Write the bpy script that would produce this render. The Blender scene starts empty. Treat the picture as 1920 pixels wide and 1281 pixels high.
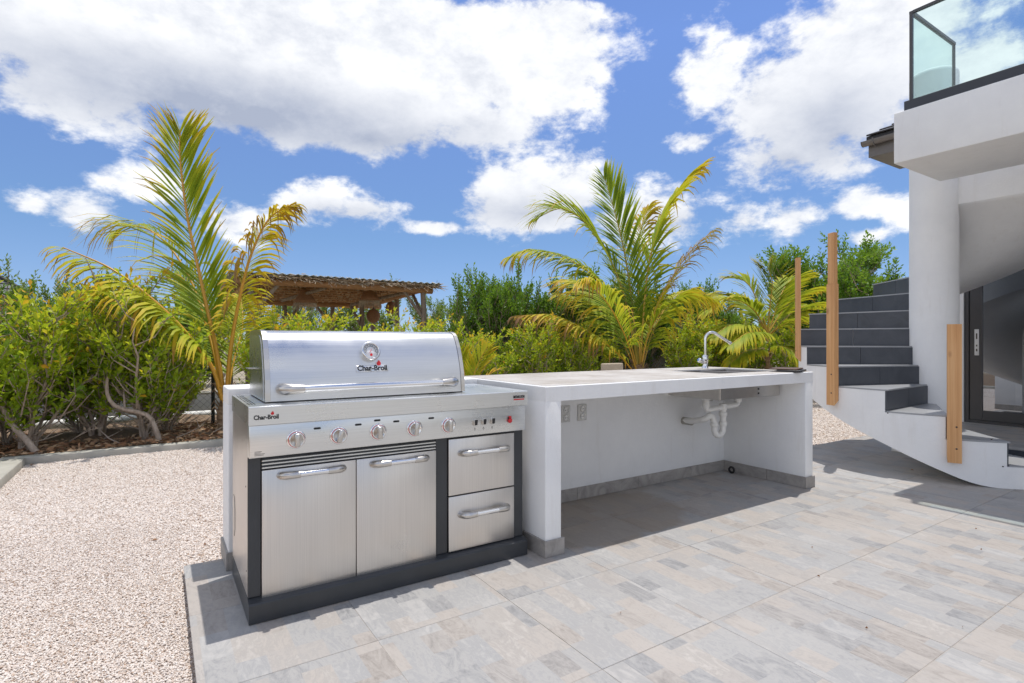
import bpy, bmesh, math, random
import numpy as np
from mathutils import Vector, Matrix
R_ = math.radians
rng = np.random.default_rng(7)
random.seed(7)
scene = bpy.context.scene
COL = scene.collection

# ------------------------------------------------------------------ camera
H = 1.19                      # eye height, metres
_n = math.hypot(.543, .84)
CF, CS = .543/_n, .84/_n      # viewing direction on the ground plane: (CF, CS)
FPX = 1024.0
cam_d = bpy.data.cameras.new('camera')
cam = bpy.data.objects.new('camera', cam_d); COL.objects.link(cam)
cam.location = (0, 0, H)
cam.rotation_euler = (math.pi/2, 0, -math.atan2(CF, CS))
cam_d.sensor_width = 36; cam_d.lens = 36*FPX/1920
cam_d.clip_start = .05; cam_d.clip_end = 3000
scene.camera = cam
def ray(px, py):
    x = (px-960)/FPX
    return Vector((CS*x+CF, -CF*x+CS, (640.5-py)/FPX))
def P(px, py, d):             # the point at depth d along the sight line through a photo pixel
    return Vector((0, 0, H)) + ray(px, py)*d
def onY(px, py, Y):
    r = ray(px, py); return P(px, py, Y/r.y)
def onX(px, py, X):
    r = ray(px, py); return P(px, py, X/r.x)
def onZ(px, py, z):
    r = ray(px, py); return P(px, py, (z-H)/r.z)

# ------------------------------------------------------------------ light and sky
SUN_TO = Vector((.173, .070, 1)).normalized()
sun_d = bpy.data.lights.new('sun', 'SUN'); sun_d.energy = 3.25; sun_d.angle = R_(.53)
sun_d.color = (1.0, .955, .89)
sun = bpy.data.objects.new('sun', sun_d); COL.objects.link(sun)
sun.rotation_euler = SUN_TO.to_track_quat('Z', 'Y').to_euler()
sun.location = (3, 2, 12)
SKY_STRENGTH = .116
CLOUDS = [  # photo pixel centre and radii of each cumulus lobe
 (250,70,430,150),(700,90,430,170),(990,110,165,165),(1040,40,115,120),(590,215,330,75),(110,190,190,62),
 (900,235,150,62),(600,378,70,40),(690,390,70,30),(150,398,76,42),(265,347,80,32),(985,375,135,76),(1080,352,88,66),
 (1225,402,115,62),(1395,415,62,32),(1480,412,70,42),(810,428,56,15),(1510,190,230,125),(1640,60,250,120),(1490,285,125,62),
 (1335,150,84,84),(1300,265,45,20),(1620,386,72,27),(1705,402,50,24),(1620,446,48,18),(1840,110,140,70),
 (60,385,50,20),(430,420,70,40)]
GREYS = [(430,205,400,85),(690,262,230,55),(1560,245,150,100),(1480,300,100,50),(980,400,120,30),(640,400,80,16),(1230,420,80,22),(120,150,160,60)]
world = bpy.data.worlds.new('World'); scene.world = world; world.use_nodes = True
def build_world():
    nt = world.node_tree; N = nt.nodes; L = nt.links; N.clear()
    def m(op, a, b=None, c=None, clamp=False):
        n = N.new('ShaderNodeMath'); n.operation = op; n.use_clamp = clamp
        for i, v in enumerate((a, b, c)):
            if v is None: continue
            if isinstance(v, (int, float)): n.inputs[i].default_value = v
            else: L.new(v, n.inputs[i])
        return n.outputs[0]
    def sstep(v, lo, hi):
        n = N.new('ShaderNodeMapRange'); n.interpolation_type = 'SMOOTHSTEP'
        L.new(v, n.inputs['Value']); n.inputs['From Min'].default_value = lo; n.inputs['From Max'].default_value = hi
        return n.outputs['Result']
    out = N.new('ShaderNodeOutputWorld'); bg = N.new('ShaderNodeBackground'); L.new(bg.outputs[0], out.inputs[0])
    sky = N.new('ShaderNodeTexSky'); sky.sky_type = 'NISHITA'; sky.sun_disc = False
    sky.sun_elevation = math.asin(SUN_TO.z); sky.sun_rotation = math.atan2(SUN_TO.x, SUN_TO.y)
    sky.altitude = 0; sky.air_density = .75; sky.dust_density = .0; sky.ozone_density = 3.0
    tc = N.new('ShaderNodeTexCoord'); sx = N.new('ShaderNodeSeparateXYZ'); L.new(tc.outputs['Generated'], sx.inputs[0])
    az = m('ARCTAN2', sx.outputs[0], sx.outputs[1]); el = m('ARCSINE', sx.outputs[2])
    def noise(scale, detail, rough, dist=0., off=0.):
        mp = N.new('ShaderNodeMapping'); mp.inputs['Scale'].default_value = (1, 1, 1.7); mp.inputs['Location'].default_value = (off, off*.7, off*.3)
        L.new(tc.outputs['Generated'], mp.inputs[0])
        n = N.new('ShaderNodeTexNoise'); L.new(mp.outputs[0], n.inputs['Vector'])
        n.inputs['Scale'].default_value = scale; n.inputs['Detail'].default_value = detail
        n.inputs['Roughness'].default_value = rough; n.inputs['Distortion'].default_value = dist
        return m('SUBTRACT', n.outputs[0], .5)
    def angles(px, py):
        d = ray(px, py).normalized(); return math.atan2(d.x, d.y), math.asin(d.z)
    def field(lobes):
        cur = None
        for (px, py, rx, ry) in lobes:
            a0, e0 = angles(px, py)
            a1, e1 = angles(px+rx, py); a2, e2 = angles(px, py-ry)
            da = abs(a1-a0); de = max(abs(e2-e0), .01); rad = max(.058, min(.17, math.sqrt(da*de)))
            u = m('DIVIDE', m('SUBTRACT', az, a0), da); v = m('DIVIDE', m('SUBTRACT', el, e0), de)
            f = m('MULTIPLY', m('SUBTRACT', 1.0, m('SQRT', m('ADD', m('MULTIPLY', u, u), m('MULTIPLY', v, v)))), rad*10)
            cur = f if cur is None else m('SMOOTH_MAX', cur, f, .12)
        return cur
    big = noise(6.5, 10, .56, .15); fine = noise(16, 12, .63, .1, 3.1)
    wob = m('ADD', m('MULTIPLY', big, 1.35), m('MULTIPLY', fine, 1.75))
    # the same cumulus carries on round the unseen sky, cover raised for fill light
    gen = m('ADD', m('MULTIPLY', noise(2.3, 3, .5, .2, 7.7), 4.0), .22)
    a_c = math.atan2(CF, CS)
    away = m('ABSOLUTE', m('SUBTRACT', az, a_c))
    inside = m('MULTIPLY', m('SUBTRACT', 1.0, sstep(away, .78, 1.0)), m('SUBTRACT', 1.0, sstep(el, .52, .75)))
    lobes = m('SUBTRACT', m('MULTIPLY', field(CLOUDS), 1.0), m('MULTIPLY', m('SUBTRACT', 1.0, inside), 5.0))
    base = m('MAXIMUM', m('ADD', lobes, .05), m('SUBTRACT', gen, m('MULTIPLY', inside, 3.0)))
    F = m('ADD', base, wob)
    dens = sstep(F, -.10, .40)
    grey = m('ADD', m('MULTIPLY', field(GREYS), 1.0), m('MULTIPLY', wob, .9))
    thick = m('MULTIPLY', m('MULTIPLY', sstep(grey, -.8, 1.7), .95), inside)
    thick = m('ADD', thick, m('MULTIPLY', sstep(F, .5, 1.6), m('MULTIPLY', m('SUBTRACT', 1.0, inside), .7)))
    puff = m('SUBTRACT', m('ADD', m('MULTIPLY', fine, 1.5), m('MULTIPLY', big, 1.0)), .14)
    ramp = N.new('ShaderNodeMix'); ramp.data_type = 'RGBA'
    ramp.inputs['A'].default_value = (.93, .94, .96, 1); ramp.inputs['B'].default_value = (.385, .43, .54, 1)
    L.new(m('SUBTRACT', thick, puff, clamp=True), ramp.inputs['Factor'])
    hs = N.new('ShaderNodeHueSaturation'); hs.inputs['Saturation'].default_value = .80; hs.inputs['Value'].default_value = SKY_STRENGTH
    tn = N.new('ShaderNodeMix'); tn.data_type = 'RGBA'; tn.blend_type = 'MULTIPLY'; tn.inputs['Factor'].default_value = 1.; tn.inputs['B'].default_value = (.97, 1.035, 1.15, 1)
    L.new(sky.outputs[0], tn.inputs['A']); L.new(tn.outputs['Result'], hs.inputs['Color'])
    gr = N.new('ShaderNodeValToRGB'); e = gr.color_ramp.elements; e.new(.5)          # colour gain by elevation: deeper blue with height
    for k, (p_, c_) in enumerate(((.05, (.54, .61, .74)), (.18, (.555, .717, .84)), (.50, (.82, 1.02, 1.32)))): e[k].position = p_; e[k].color = (*c_, 1)
    L.new(el, gr.inputs[0])
    gm = N.new('ShaderNodeMix'); gm.data_type = 'RGBA'; gm.blend_type = 'MULTIPLY'; gm.inputs['Factor'].default_value = 1.
    L.new(hs.outputs[0], gm.inputs['A']); L.new(gr.outputs[0], gm.inputs['B'])
    mix = N.new('ShaderNodeMix'); mix.data_type = 'RGBA'
    L.new(m('MULTIPLY', dens, .97), mix.inputs['Factor']); L.new(gm.outputs['Result'], mix.inputs['A']); L.new(ramp.outputs['Result'], mix.inputs['B'])
    L.new(mix.outputs['Result'], bg.inputs['Color']); bg.inputs['Strength'].default_value = 1.0
build_world()
scene.view_settings.view_transform = 'Standard'; scene.view_settings.look = 'None'
scene.view_settings.exposure = .20; scene.view_settings.gamma = 1
scene.view_settings.use_curve_mapping = False
scene.render.engine = 'CYCLES'
scene.cycles.use_denoising = True
scene.cycles.max_bounces = 8; scene.cycles.diffuse_bounces = 4; scene.cycles.transparent_max_bounces = 12
scene.cycles.sample_clamp_indirect = 6
try: scene.cycles.denoiser = 'OPENIMAGEDENOISE'
except Exception: pass

# ------------------------------------------------------------------ materials
MATS = {}
class NT:
    def __init__(s, name):
        s.m = bpy.data.materials.new(name); s.m.use_nodes = True
        s.n = s.m.node_tree.nodes; s.l = s.m.node_tree.links; s.n.clear()
        s.out = s.n.new('ShaderNodeOutputMaterial'); s.b = s.n.new('ShaderNodeBsdfPrincipled')
        s.l.new(s.b.outputs[0], s.out.inputs[0]); MATS[name] = s.m
    def new(s, t, **kw):
        n = s.n.new('ShaderNode'+t)
        for k, v in kw.items():
            if hasattr(n, k): setattr(n, k, v)
        return n
    def set(s, n, **kw):
        for k, v in kw.items():
            k = k.replace('_', ' ')
            if hasattr(v, 'is_linked') or isinstance(v, bpy.types.NodeSocket): s.l.new(v, n.inputs[k])
            else: n.inputs[k].default_value = v
    def p(s, **kw): s.set(s.b, **kw); return s
    def coord(s, kind='Object', scale=(1, 1, 1), rot=(0, 0, 0), world=False):
        mp = s.new('Mapping'); mp.inputs['Scale'].default_value = scale; mp.inputs['Rotation'].default_value = rot
        if world: src = s.new('NewGeometry').outputs['Position']
        else: src = s.new('TexCoord').outputs[kind]
        s.l.new(src, mp.inputs[0]); return mp.outputs[0]
    def noise(s, vec, scale, detail=4, rough=.55, dist=0.):
        n = s.new('TexNoise'); s.l.new(vec, n.inputs['Vector'])
        s.set(n, Scale=float(scale), Detail=float(detail), Roughness=float(rough), Distortion=float(dist)); return n.outputs[0]
    def ramp(s, fac, *stops):
        r = s.new('ValToRGB'); e = r.color_ramp.elements
        while len(e) < len(stops): e.new(.5)
        for i, (p, c) in enumerate(stops):
            e[i].position = p; e[i].color = (*c, 1) if len(c) == 3 else c
        s.l.new(fac, r.inputs[0]); return r.outputs[0]
    def mix(s, fac, a, b, mode='MIX'):
        n = s.new('Mix', data_type='RGBA', blend_type=mode)
        for sock, v in ((n.inputs['Factor'], fac), (n.inputs['A'], a), (n.inputs['B'], b)):
            if isinstance(v, bpy.types.NodeSocket): s.l.new(v, sock)
            elif isinstance(v, (int, float)): sock.default_value = v
            else: sock.default_value = (*v, 1)
        return n.outputs['Result']
    def math(s, op, a, b=0., clamp=False):
        n = s.new('Math', operation=op, use_clamp=clamp)
        for i, v in enumerate((a, b)):
            if isinstance(v, bpy.types.NodeSocket): s.l.new(v, n.inputs[i])
            else: n.inputs[i].default_value = v
        return n.outputs[0]
    def bump(s, h, strength=.3, dist=.01):
        n = s.new('Bump'); s.l.new(h, n.inputs['Height']); n.inputs['Strength'].default_value = strength; n.inputs['Distance'].default_value = dist
        s.l.new(n.outputs[0], s.b.inputs['Normal'])
def simple(name, col, rough=.5, metal=0., var=.12, scale=8., bump=0., bscale=40., spec=.5):
    t = NT(name); v = t.coord()
    n = t.noise(v, scale, 5)
    t.p(Base_Color=t.ramp(n, (.25, tuple(c*(1-var) for c in col)), (.75, tuple(min(1, c*(1+var)) for c in col))), Roughness=rough, Metallic=metal, Specular_IOR_Level=spec)
    if bump: t.bump(t.noise(v, bscale, 4), bump, .004)
    return t.m
def make_materials():
    # white painted render: fine trowel relief, faint dirt
    t = NT('white_render'); v = t.coord(world=True)
    d = t.noise(v, 2.2, 6, .65); f = t.noise(v, 60, 4, .6)
    st = t.noise(t.coord(world=True, scale=(7, 7, .8)), 1.6, 6, .7, .4); sp = t.ramp(st, (.56, (0, 0, 0)), (.80, (1, 1, 1)))
    t.p(Base_Color=t.mix(t.math('MULTIPLY', sp, .30), t.ramp(d, (.3, (.80, .80, .80)), (.7, (.88, .88, .87))), (.62, .58, .52)), Roughness=.75)
    t.bump(t.math('ADD', f, t.math('MULTIPLY', t.noise(v, 6, 4), 2.5)), .32, .005)
    # top of the counter: bare cement skim, blotched
    t = NT('cement_skim'); v = t.coord(world=True)
    n = t.noise(v, 2.6, 7, .68, .6); f = t.noise(t.coord(world=True, scale=(1, 3, 1)), 9, 5, .7)
    t.p(Base_Color=t.mix(.45, t.ramp(n, (.36, (.27, .225, .18)), (.5, (.42, .385, .35)), (.64, (.54, .52, .49))), t.ramp(f, (.3, (.36, .335, .305)), (.7, (.56, .54, .51)))), Roughness=.8)
    t.bump(t.noise(v, 50, 5), .25, .003)
    # printed porcelain floor tile: little planks of veined stone
    t = NT('floor_tile')
    g = t.new('NewGeometry'); oi = t.new('ObjectInfo')
    sh = t.new('VectorMath', operation='MULTIPLY_ADD'); comb = t.new('CombineXYZ')
    t.l.new(oi.outputs['Random'], comb.inputs[0]); t.l.new(t.math('MULTIPLY', oi.outputs['Random'], 7.3), comb.inputs[1])
    t.l.new(comb.outputs[0], sh.inputs[0]); sh.inputs[1].default_value = (11., 3., 0); t.l.new(g.outputs['Position'], sh.inputs[2])
    mp = t.new('Mapping'); mp.inputs['Rotation'].default_value = (0, 0, math.pi/2); t.l.new(sh.outputs[0], mp.inputs[0])
    bk = t.new('TexBrick', offset=.37, offset_frequency=2, squash=.7, squash_frequency=3); t.l.new(mp.outputs[0], bk.inputs['Vector'])
    t.set(bk, Color1=(0, 0, 0, 1), Color2=(1, 1, 1, 1), Mortar=(.5, .5, .5, 1), Scale=1., Mortar_Size=0., Bias=0., Brick_Width=.205, Row_Height=.1035)
    rnd = bk.outputs['Color']
    nv = t.new('TexNoise', noise_dimensions='4D'); mv = t.new('Mapping'); mv.inputs['Scale'].default_value = (1.9, .75, 1); mv.inputs['Rotation'].default_value = (0, 0, .45)
    t.l.new(g.outputs['Position'], mv.inputs[0]); t.l.new(mv.outputs[0], nv.inputs['Vector']); t.l.new(t.math('MULTIPLY', rnd, 9.), nv.inputs['W'])
    t.set(nv, Scale=7.5, Detail=10., Roughness=.72, Distortion=2.8)
    speck = t.noise(g.outputs['Position'], 70, 5, .7)
    tone = t.math('ADD', t.math('ADD', t.math('MULTIPLY', rnd, .29), .012), t.math('ADD', t.math('MULTIPLY', nv.outputs[0], .74), t.math('MULTIPLY', t.math('SUBTRACT', speck, .5), .16)))
    warm = t.ramp(tone, (.28, (.235, .213, .195)), (.42, (.335, .307, .282)), (.54, (.40, .367, .338)), (.62, (.345, .323, .302)), (.70, (.415, .387, .36)), (.80, (.455, .43, .405)))
    cool = t.ramp(tone, (.26, (.20, .20, .205)), (.40, (.295, .293, .293)), (.50, (.365, .357, .347)), (.57, (.31, .309, .31)), (.68, (.385, .376, .366)), (.82, (.445, .433, .42)))
    rnd2 = t.ramp(t.math('FRACT', t.math('MULTIPLY', rnd, 7.31)), (.30, (0, 0, 0)), (.62, (1, 1, 1)))
    colr = t.mix(rnd2, cool, warm)
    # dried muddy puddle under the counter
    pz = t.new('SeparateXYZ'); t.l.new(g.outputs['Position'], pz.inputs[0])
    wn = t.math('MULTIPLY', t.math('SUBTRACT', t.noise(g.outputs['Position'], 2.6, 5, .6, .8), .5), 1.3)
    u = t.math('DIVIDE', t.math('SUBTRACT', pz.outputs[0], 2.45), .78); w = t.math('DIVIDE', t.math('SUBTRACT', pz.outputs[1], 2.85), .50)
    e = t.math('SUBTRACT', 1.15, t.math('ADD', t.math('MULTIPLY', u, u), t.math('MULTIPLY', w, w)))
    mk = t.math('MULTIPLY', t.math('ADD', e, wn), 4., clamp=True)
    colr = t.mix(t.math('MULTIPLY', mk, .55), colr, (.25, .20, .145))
    dust = t.math('MULTIPLY', t.ramp(t.noise(g.outputs['Position'], 1.1, 6, .62), (.5, (0, 0, 0)), (.75, (1, 1, 1))), .25)
    colr = t.mix(dust, colr, (.52, .49, .45))
    t.p(Base_Color=colr, Roughness=t.ramp(nv.outputs[0], (.3, (.50,)*3), (.7, (.66,)*3)), Specular_IOR_Level=.3)
    t.bump(t.math('ADD', nv.outputs[0], t.math('MULTIPLY', speck, .5)), .18, .003)
    # the same stone, cut for skirting
    t = NT('skirting_tile'); v = t.coord(world=True); n = t.noise(v, 7, 8, .66, 1.5)
    t.p(Base_Color=t.ramp(n, (.3, (.24, .225, .21)), (.55, (.36, .335, .31)), (.75, (.45, .42, .39))), Roughness=.55); t.bump(n, .15, .003)
    simple('tread_tile', (.33, .34, .355), .34, 0., .08, 6)  # paler than the riser slate: sky sheen and pale cut edge in one colour
    simple('grout', (.40, .36, .32), .9, var=.2, scale=30)
    t = NT('slate_tile'); v = t.coord(world=True); n = t.noise(v, 5, 8, .65, .8)
    t.p(Base_Color=t.ramp(n, (.3, (.046, .052, .064)), (.7, (.078, .086, .102))), Roughness=t.ramp(n, (.3, (.38,)*3), (.7, (.55,)*3))); t.bump(t.noise(v, 60, 6), .15, .002)
    # brushed stainless steel (grain along X)
    for nm, col, ro, sc in (('brushed_steel', (.74, .75, .74), .32, (2.5, 300, 420)), ('steel_hood', (.66, .665, .67), .33, (2.0, 260, 260)), ('brushed_steel_vertical', (.70, .675, .645), .36, (420, 300, 2.5))):
        t = NT(nm); v = t.coord(world=True, scale=sc); n = t.noise(v, 1.0, 5, .6); sm = t.noise(t.coord(world=True), 3.5, 5, .6)
        t.p(Base_Color=t.ramp(n, (.3, tuple(c*.93 for c in col)), (.7, tuple(min(1, c*1.05) for c in col))), Metallic=1.,
            Roughness=t.math('ADD', t.math('MULTIPLY', n, .10), t.math('ADD', ro-.22, t.math('MULTIPLY', sm, .30))))
        t.bump(n, .10, .0006)
    simple('cast_steel', (.60, .575, .54), .28, 1., .06, 25)
    simple('chrome', (.80, .80, .80), .08, 1., .02, 10)
    simple('dark_enamel', (.040, .043, .047), .34, 0., .2, 5, .06, 200)
    simple('black_plastic', (.012, .012, .013), .4, 0., .1)
    simple('badge_black', (.012, .012, .012), .45); simple('badge_silver', (.72, .72, .72), .3, 1.); simple('badge_red', (.62, .016, .022), .4)
    simple('print_grey', (.05, .05, .05), .7)
    simple('dial_white', (.82, .83, .85), .5, var=.02)
    simple('white_plastic', (.78, .77, .74), .35, var=.05, scale=4); simple('socket_plastic', (.62, .61, .58), .4, var=.05)
    simple('sink_steel', (.30, .28, .265), .42, .85, .1, 6)
    simple('board_wood', (.09, .045, .025), .5, var=.3, scale=15); simple('rubber', (.015, .015, .015), .6)
    simple('concrete', (.40, .385, .34), .85, var=.2, scale=6, bump=.3, bscale=45)
    simple('grey_concrete', (.34, .345, .36), .85, var=.12, scale=4, bump=.2)
    simple('beige_block', (.40, .33, .24), .85, var=.1, bump=.3)
    simple('cream_render', (.62, .50, .41), .85, var=.08, scale=1.5)
    simple('orange_render', (.72, .26, .07), .8, var=.06); simple('far_white', (.75, .74, .72), .8, var=.05)
    simple('roof_grey', (.10, .105, .12), .6, var=.15, scale=3)
    simple('roof_dark', (.028, .027, .03), .55, var=.2, scale=6); simple('gutter_grey', (.17, .155, .145), .45, .2, .08)
    simple('frame_dark', (.085, .083, .085), .42, .3, .06); simple('coping_dark', (.040, .046, .058), .5, 0, .1)
    simple('fence_wire', (.03, .036, .032), .5, .3, .2); simple('screw', (.12, .11, .10), .5, .8)
    # timber studs: growth rings along the length with a few knots
    t = NT('pine_timber'); v = t.coord('Object'); g1 = t.noise(t.coord('Object', scale=(60, 60, 1.6)), 1., 4, .6, .3)
    oi = t.new('ObjectInfo'); kv = t.new('TexVoronoi', feature='F1'); mv = t.new('Mapping'); mv.inputs['Scale'].default_value = (7, 7, 3.4)
    t.l.new(v, mv.inputs[0]); t.l.new(mv.outputs[0], kv.inputs['Vector']); kv.inputs['Scale'].default_value = 1.
    knot = t.ramp(kv.outputs['Distance'], (.06, (1, 1, 1)), (.16, (0, 0, 0)))
    c = t.ramp(g1, (.3, (.56, .27, .10)), (.55, (.68, .37, .16)), (.75, (.74, .45, .22)))
    t.p(Base_Color=t.mix(t.math('MULTIPLY', knot, .75), c, (.22, .075, .025)), Roughness=.6); t.bump(g1, .15, .002)
    t = NT('weathered_wood'); g1 = t.noise(t.coord('Object', scale=(9, 9, 1.5)), 3., 6, .65, .5)
    t.p(Base_Color=t.ramp(g1, (.3, (.16, .115, .085)), (.7, (.42, .33, .26))), Roughness=.85); t.bump(g1, .4, .01)
    t = NT('brown_beam'); g1 = t.noise(t.coord('Object', scale=(2, 8, 8)), 2.5, 6, .65, .5)
    t.p(Base_Color=t.ramp(g1, (.3, (.32, .155, .07)), (.7, (.58, .33, .17))), Roughness=.8); t.bump(g1, .4, .01)
    t = NT('thatch'); g1 = t.noise(t.coord('Object', scale=(40, 3, 40)), 1., 6, .7)
    t.p(Base_Color=t.ramp(g1, (.3, (.28, .18, .11)), (.7, (.62, .46, .31))), Roughness=.9); t.bump(g1, .6, .02)
    simple('straw', (.56, .46, .35), .9, var=.35, scale=20); simple('wicker', (.30, .15, .075), .8, var=.4, scale=60, bump=.5, bscale=120)
    simple('corrugated_zinc', (.46, .49, .47), .5, .2, .2, 3)
    t = NT('bark'); g1 = t.noise(t.coord('Object', scale=(6, 6, 2)), 6., 6, .65)
    t.p(Base_Color=t.ramp(g1, (.3, (.24, .18, .135)), (.7, (.52, .43, .35))), Roughness=.9); t.bump(g1, .5, .01)
    t = NT('palm_bark'); g1 = t.noise(t.coord('Object', scale=(5, 5, 18)), 2., 6, .65)
    t.p(Base_Color=t.ramp(g1, (.3, (.13, .075, .04)), (.7, (.36, .25, .15))), Roughness=.9); t.bump(g1, .6, .02)
    t = NT('soil'); v = t.coord(world=True); n = t.noise(v, 4, 9, .7); f = t.noise(v, 38, 6, .7)
    t.p(Base_Color=t.mix(.5, t.ramp(n, (.3, (.16, .10, .065)), (.7, (.36, .26, .17))), t.ramp(f, (.35, (.08, .05, .035)), (.7, (.33, .23, .15)))), Roughness=.95); t.bump(f, .8, .03)
    t = NT('sandy_ground'); v = t.coord(world=True); n = t.noise(v, .6, 9, .7); f = t.noise(v, 20, 6, .7)
    t.p(Base_Color=t.mix(.4, t.ramp(n, (.3, (.24, .20, .14)), (.7, (.42, .37, .28))), t.ramp(f, (.35, (.20, .17, .10)), (.7, (.45, .40, .31)))), Roughness=.95); t.bump(f, .5, .02)
    # crushed coral gravel: bed below and the loose stones on it
    t = NT('gravel_bed'); v = t.coord(world=True); vo = t.new('TexVoronoi'); t.l.new(v, vo.inputs['Vector']); vo.inputs['Scale'].default_value = 75.
    n = t.noise(v, 1.2, 6, .6)
    sx = t.new('SeparateColor'); t.l.new(vo.outputs['Color'], sx.inputs[0])
    t.p(Base_Color=t.mix(.2, t.ramp(sx.outputs[0], (.05, (.40, .31, .25)), (.3, (.54, .46, .40)), (.9, (.64, .565, .51))), t.ramp(n, (.3, (.50, .42, .36)), (.7, (.66, .58, .53)))), Roughness=.95)
    t.bump(t.math('SUBTRACT', 1., vo.outputs['Distance']), .9, .012)
    t = NT('gravel_stone'); oi = t.new('ObjectInfo')
    t.p(Base_Color=t.ramp(oi.outputs['Random'], (.0, (.34, .23, .16)), (.06, (.50, .39, .31)), (.2, (.60, .515, .45)), (.6, (.68, .61, .555)), (1., (.75, .70, .655))), Roughness=.9)
    # foliage: tint attribute runs young/old, translucency lets the sun through
    def leaf(name, stops, rough=.38, trans=.35, tcol=(.30, .42, .03), spec=.4):
        t = NT(name); a = t.new('Attribute', attribute_name='tint'); c = t.ramp(a.outputs['Fac'], *stops)
        t.p(Base_Color=c, Roughness=rough, Specular_IOR_Level=spec)
        tr = t.new('BsdfTranslucent'); t.l.new(t.mix(.5, c, tcol), tr.inputs[0])
        mx = t.new('MixShader'); mx.inputs[0].default_value = trans
        t.l.new(t.b.outputs[0], mx.inputs[1]); t.l.new(tr.outputs[0], mx.inputs[2]); t.l.new(mx.outputs[0], t.out.inputs[0])
    leaf('shrub_leaf', [(0, (.14, .27, .02)), (.35, (.28, .42, .022)), (.62, (.46, .56, .03)), (.86, (.66, .60, .04)), (1., (.74, .38, .03))], .42, .48, (.50, .60, .03))
    leaf('hedge_leaf', [(0, (.07, .175, .018)), (.5, (.14, .29, .026)), (1., (.27, .43, .04))], .45, .38)
    leaf('pale_leaf', [(0, (.12, .20, .04)), (.6, (.20, .29, .06)), (1., (.30, .37, .08))], .5, .35)
    # palm leaflets: tint 0 green .. .5 yellow .. 1 dry
    leaf('palm_leaf', [(0, (.11, .21, .02)), (.28, (.27, .38, .025)), (.5, (.54, .53, .03)), (.70, (.72, .50, .03)), (.86, (.52, .28, .07)), (1., (.30, .17, .10))], .55, .42, (.50, .52, .04), .25)
    leaf('dry_leaf', [(0, (.22, .11, .06)), (.5, (.42, .23, .12)), (1., (.58, .42, .27))], .8, .1, (.3, .2, .1))
    t = NT('frond_stem'); a = t.new('Attribute', attribute_name='tint')
    t.p(Base_Color=t.ramp(a.outputs['Fac'], (0, (.16, .22, .03)), (.5, (.62, .33, .03)), (1., (.46, .24, .07))), Roughness=.4)
    # balustrade glass: clear with a faint sea-green body
    t = NT('clear_glass'); tr = t.new('BsdfTransparent'); tr.inputs[0].default_value = (.88, .955, .95, 1)
    gl = t.new('BsdfGlossy'); gl.inputs['Roughness'].default_value = .02; mx = t.new('MixShader'); mx.inputs[0].default_value = .05; t.l.new(tr.outputs[0], mx.inputs[1]); t.l.new(gl.outputs[0], mx.inputs[2]); t.l.new(mx.outputs[0], t.out.inputs[0])
    # solar-control door glass: half mirror, dark room behind
    t = NT('mirror_glass'); tr = t.new('BsdfTransparent'); tr.inputs[0].default_value = (.06, .065, .07, 1)
    gl = t.new('BsdfGlossy'); gl.inputs['Roughness'].default_value = .0; gl.inputs['Color'].default_value = (.80, .86, .95, 1)
    mx = t.new('MixShader'); mx.inputs[0].default_value = .36; t.l.new(tr.outputs[0], mx.inputs[1]); t.l.new(gl.outputs[0], mx.inputs[2]); t.l.new(mx.outputs[0], t.out.inputs[0])
make_materials()

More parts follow.
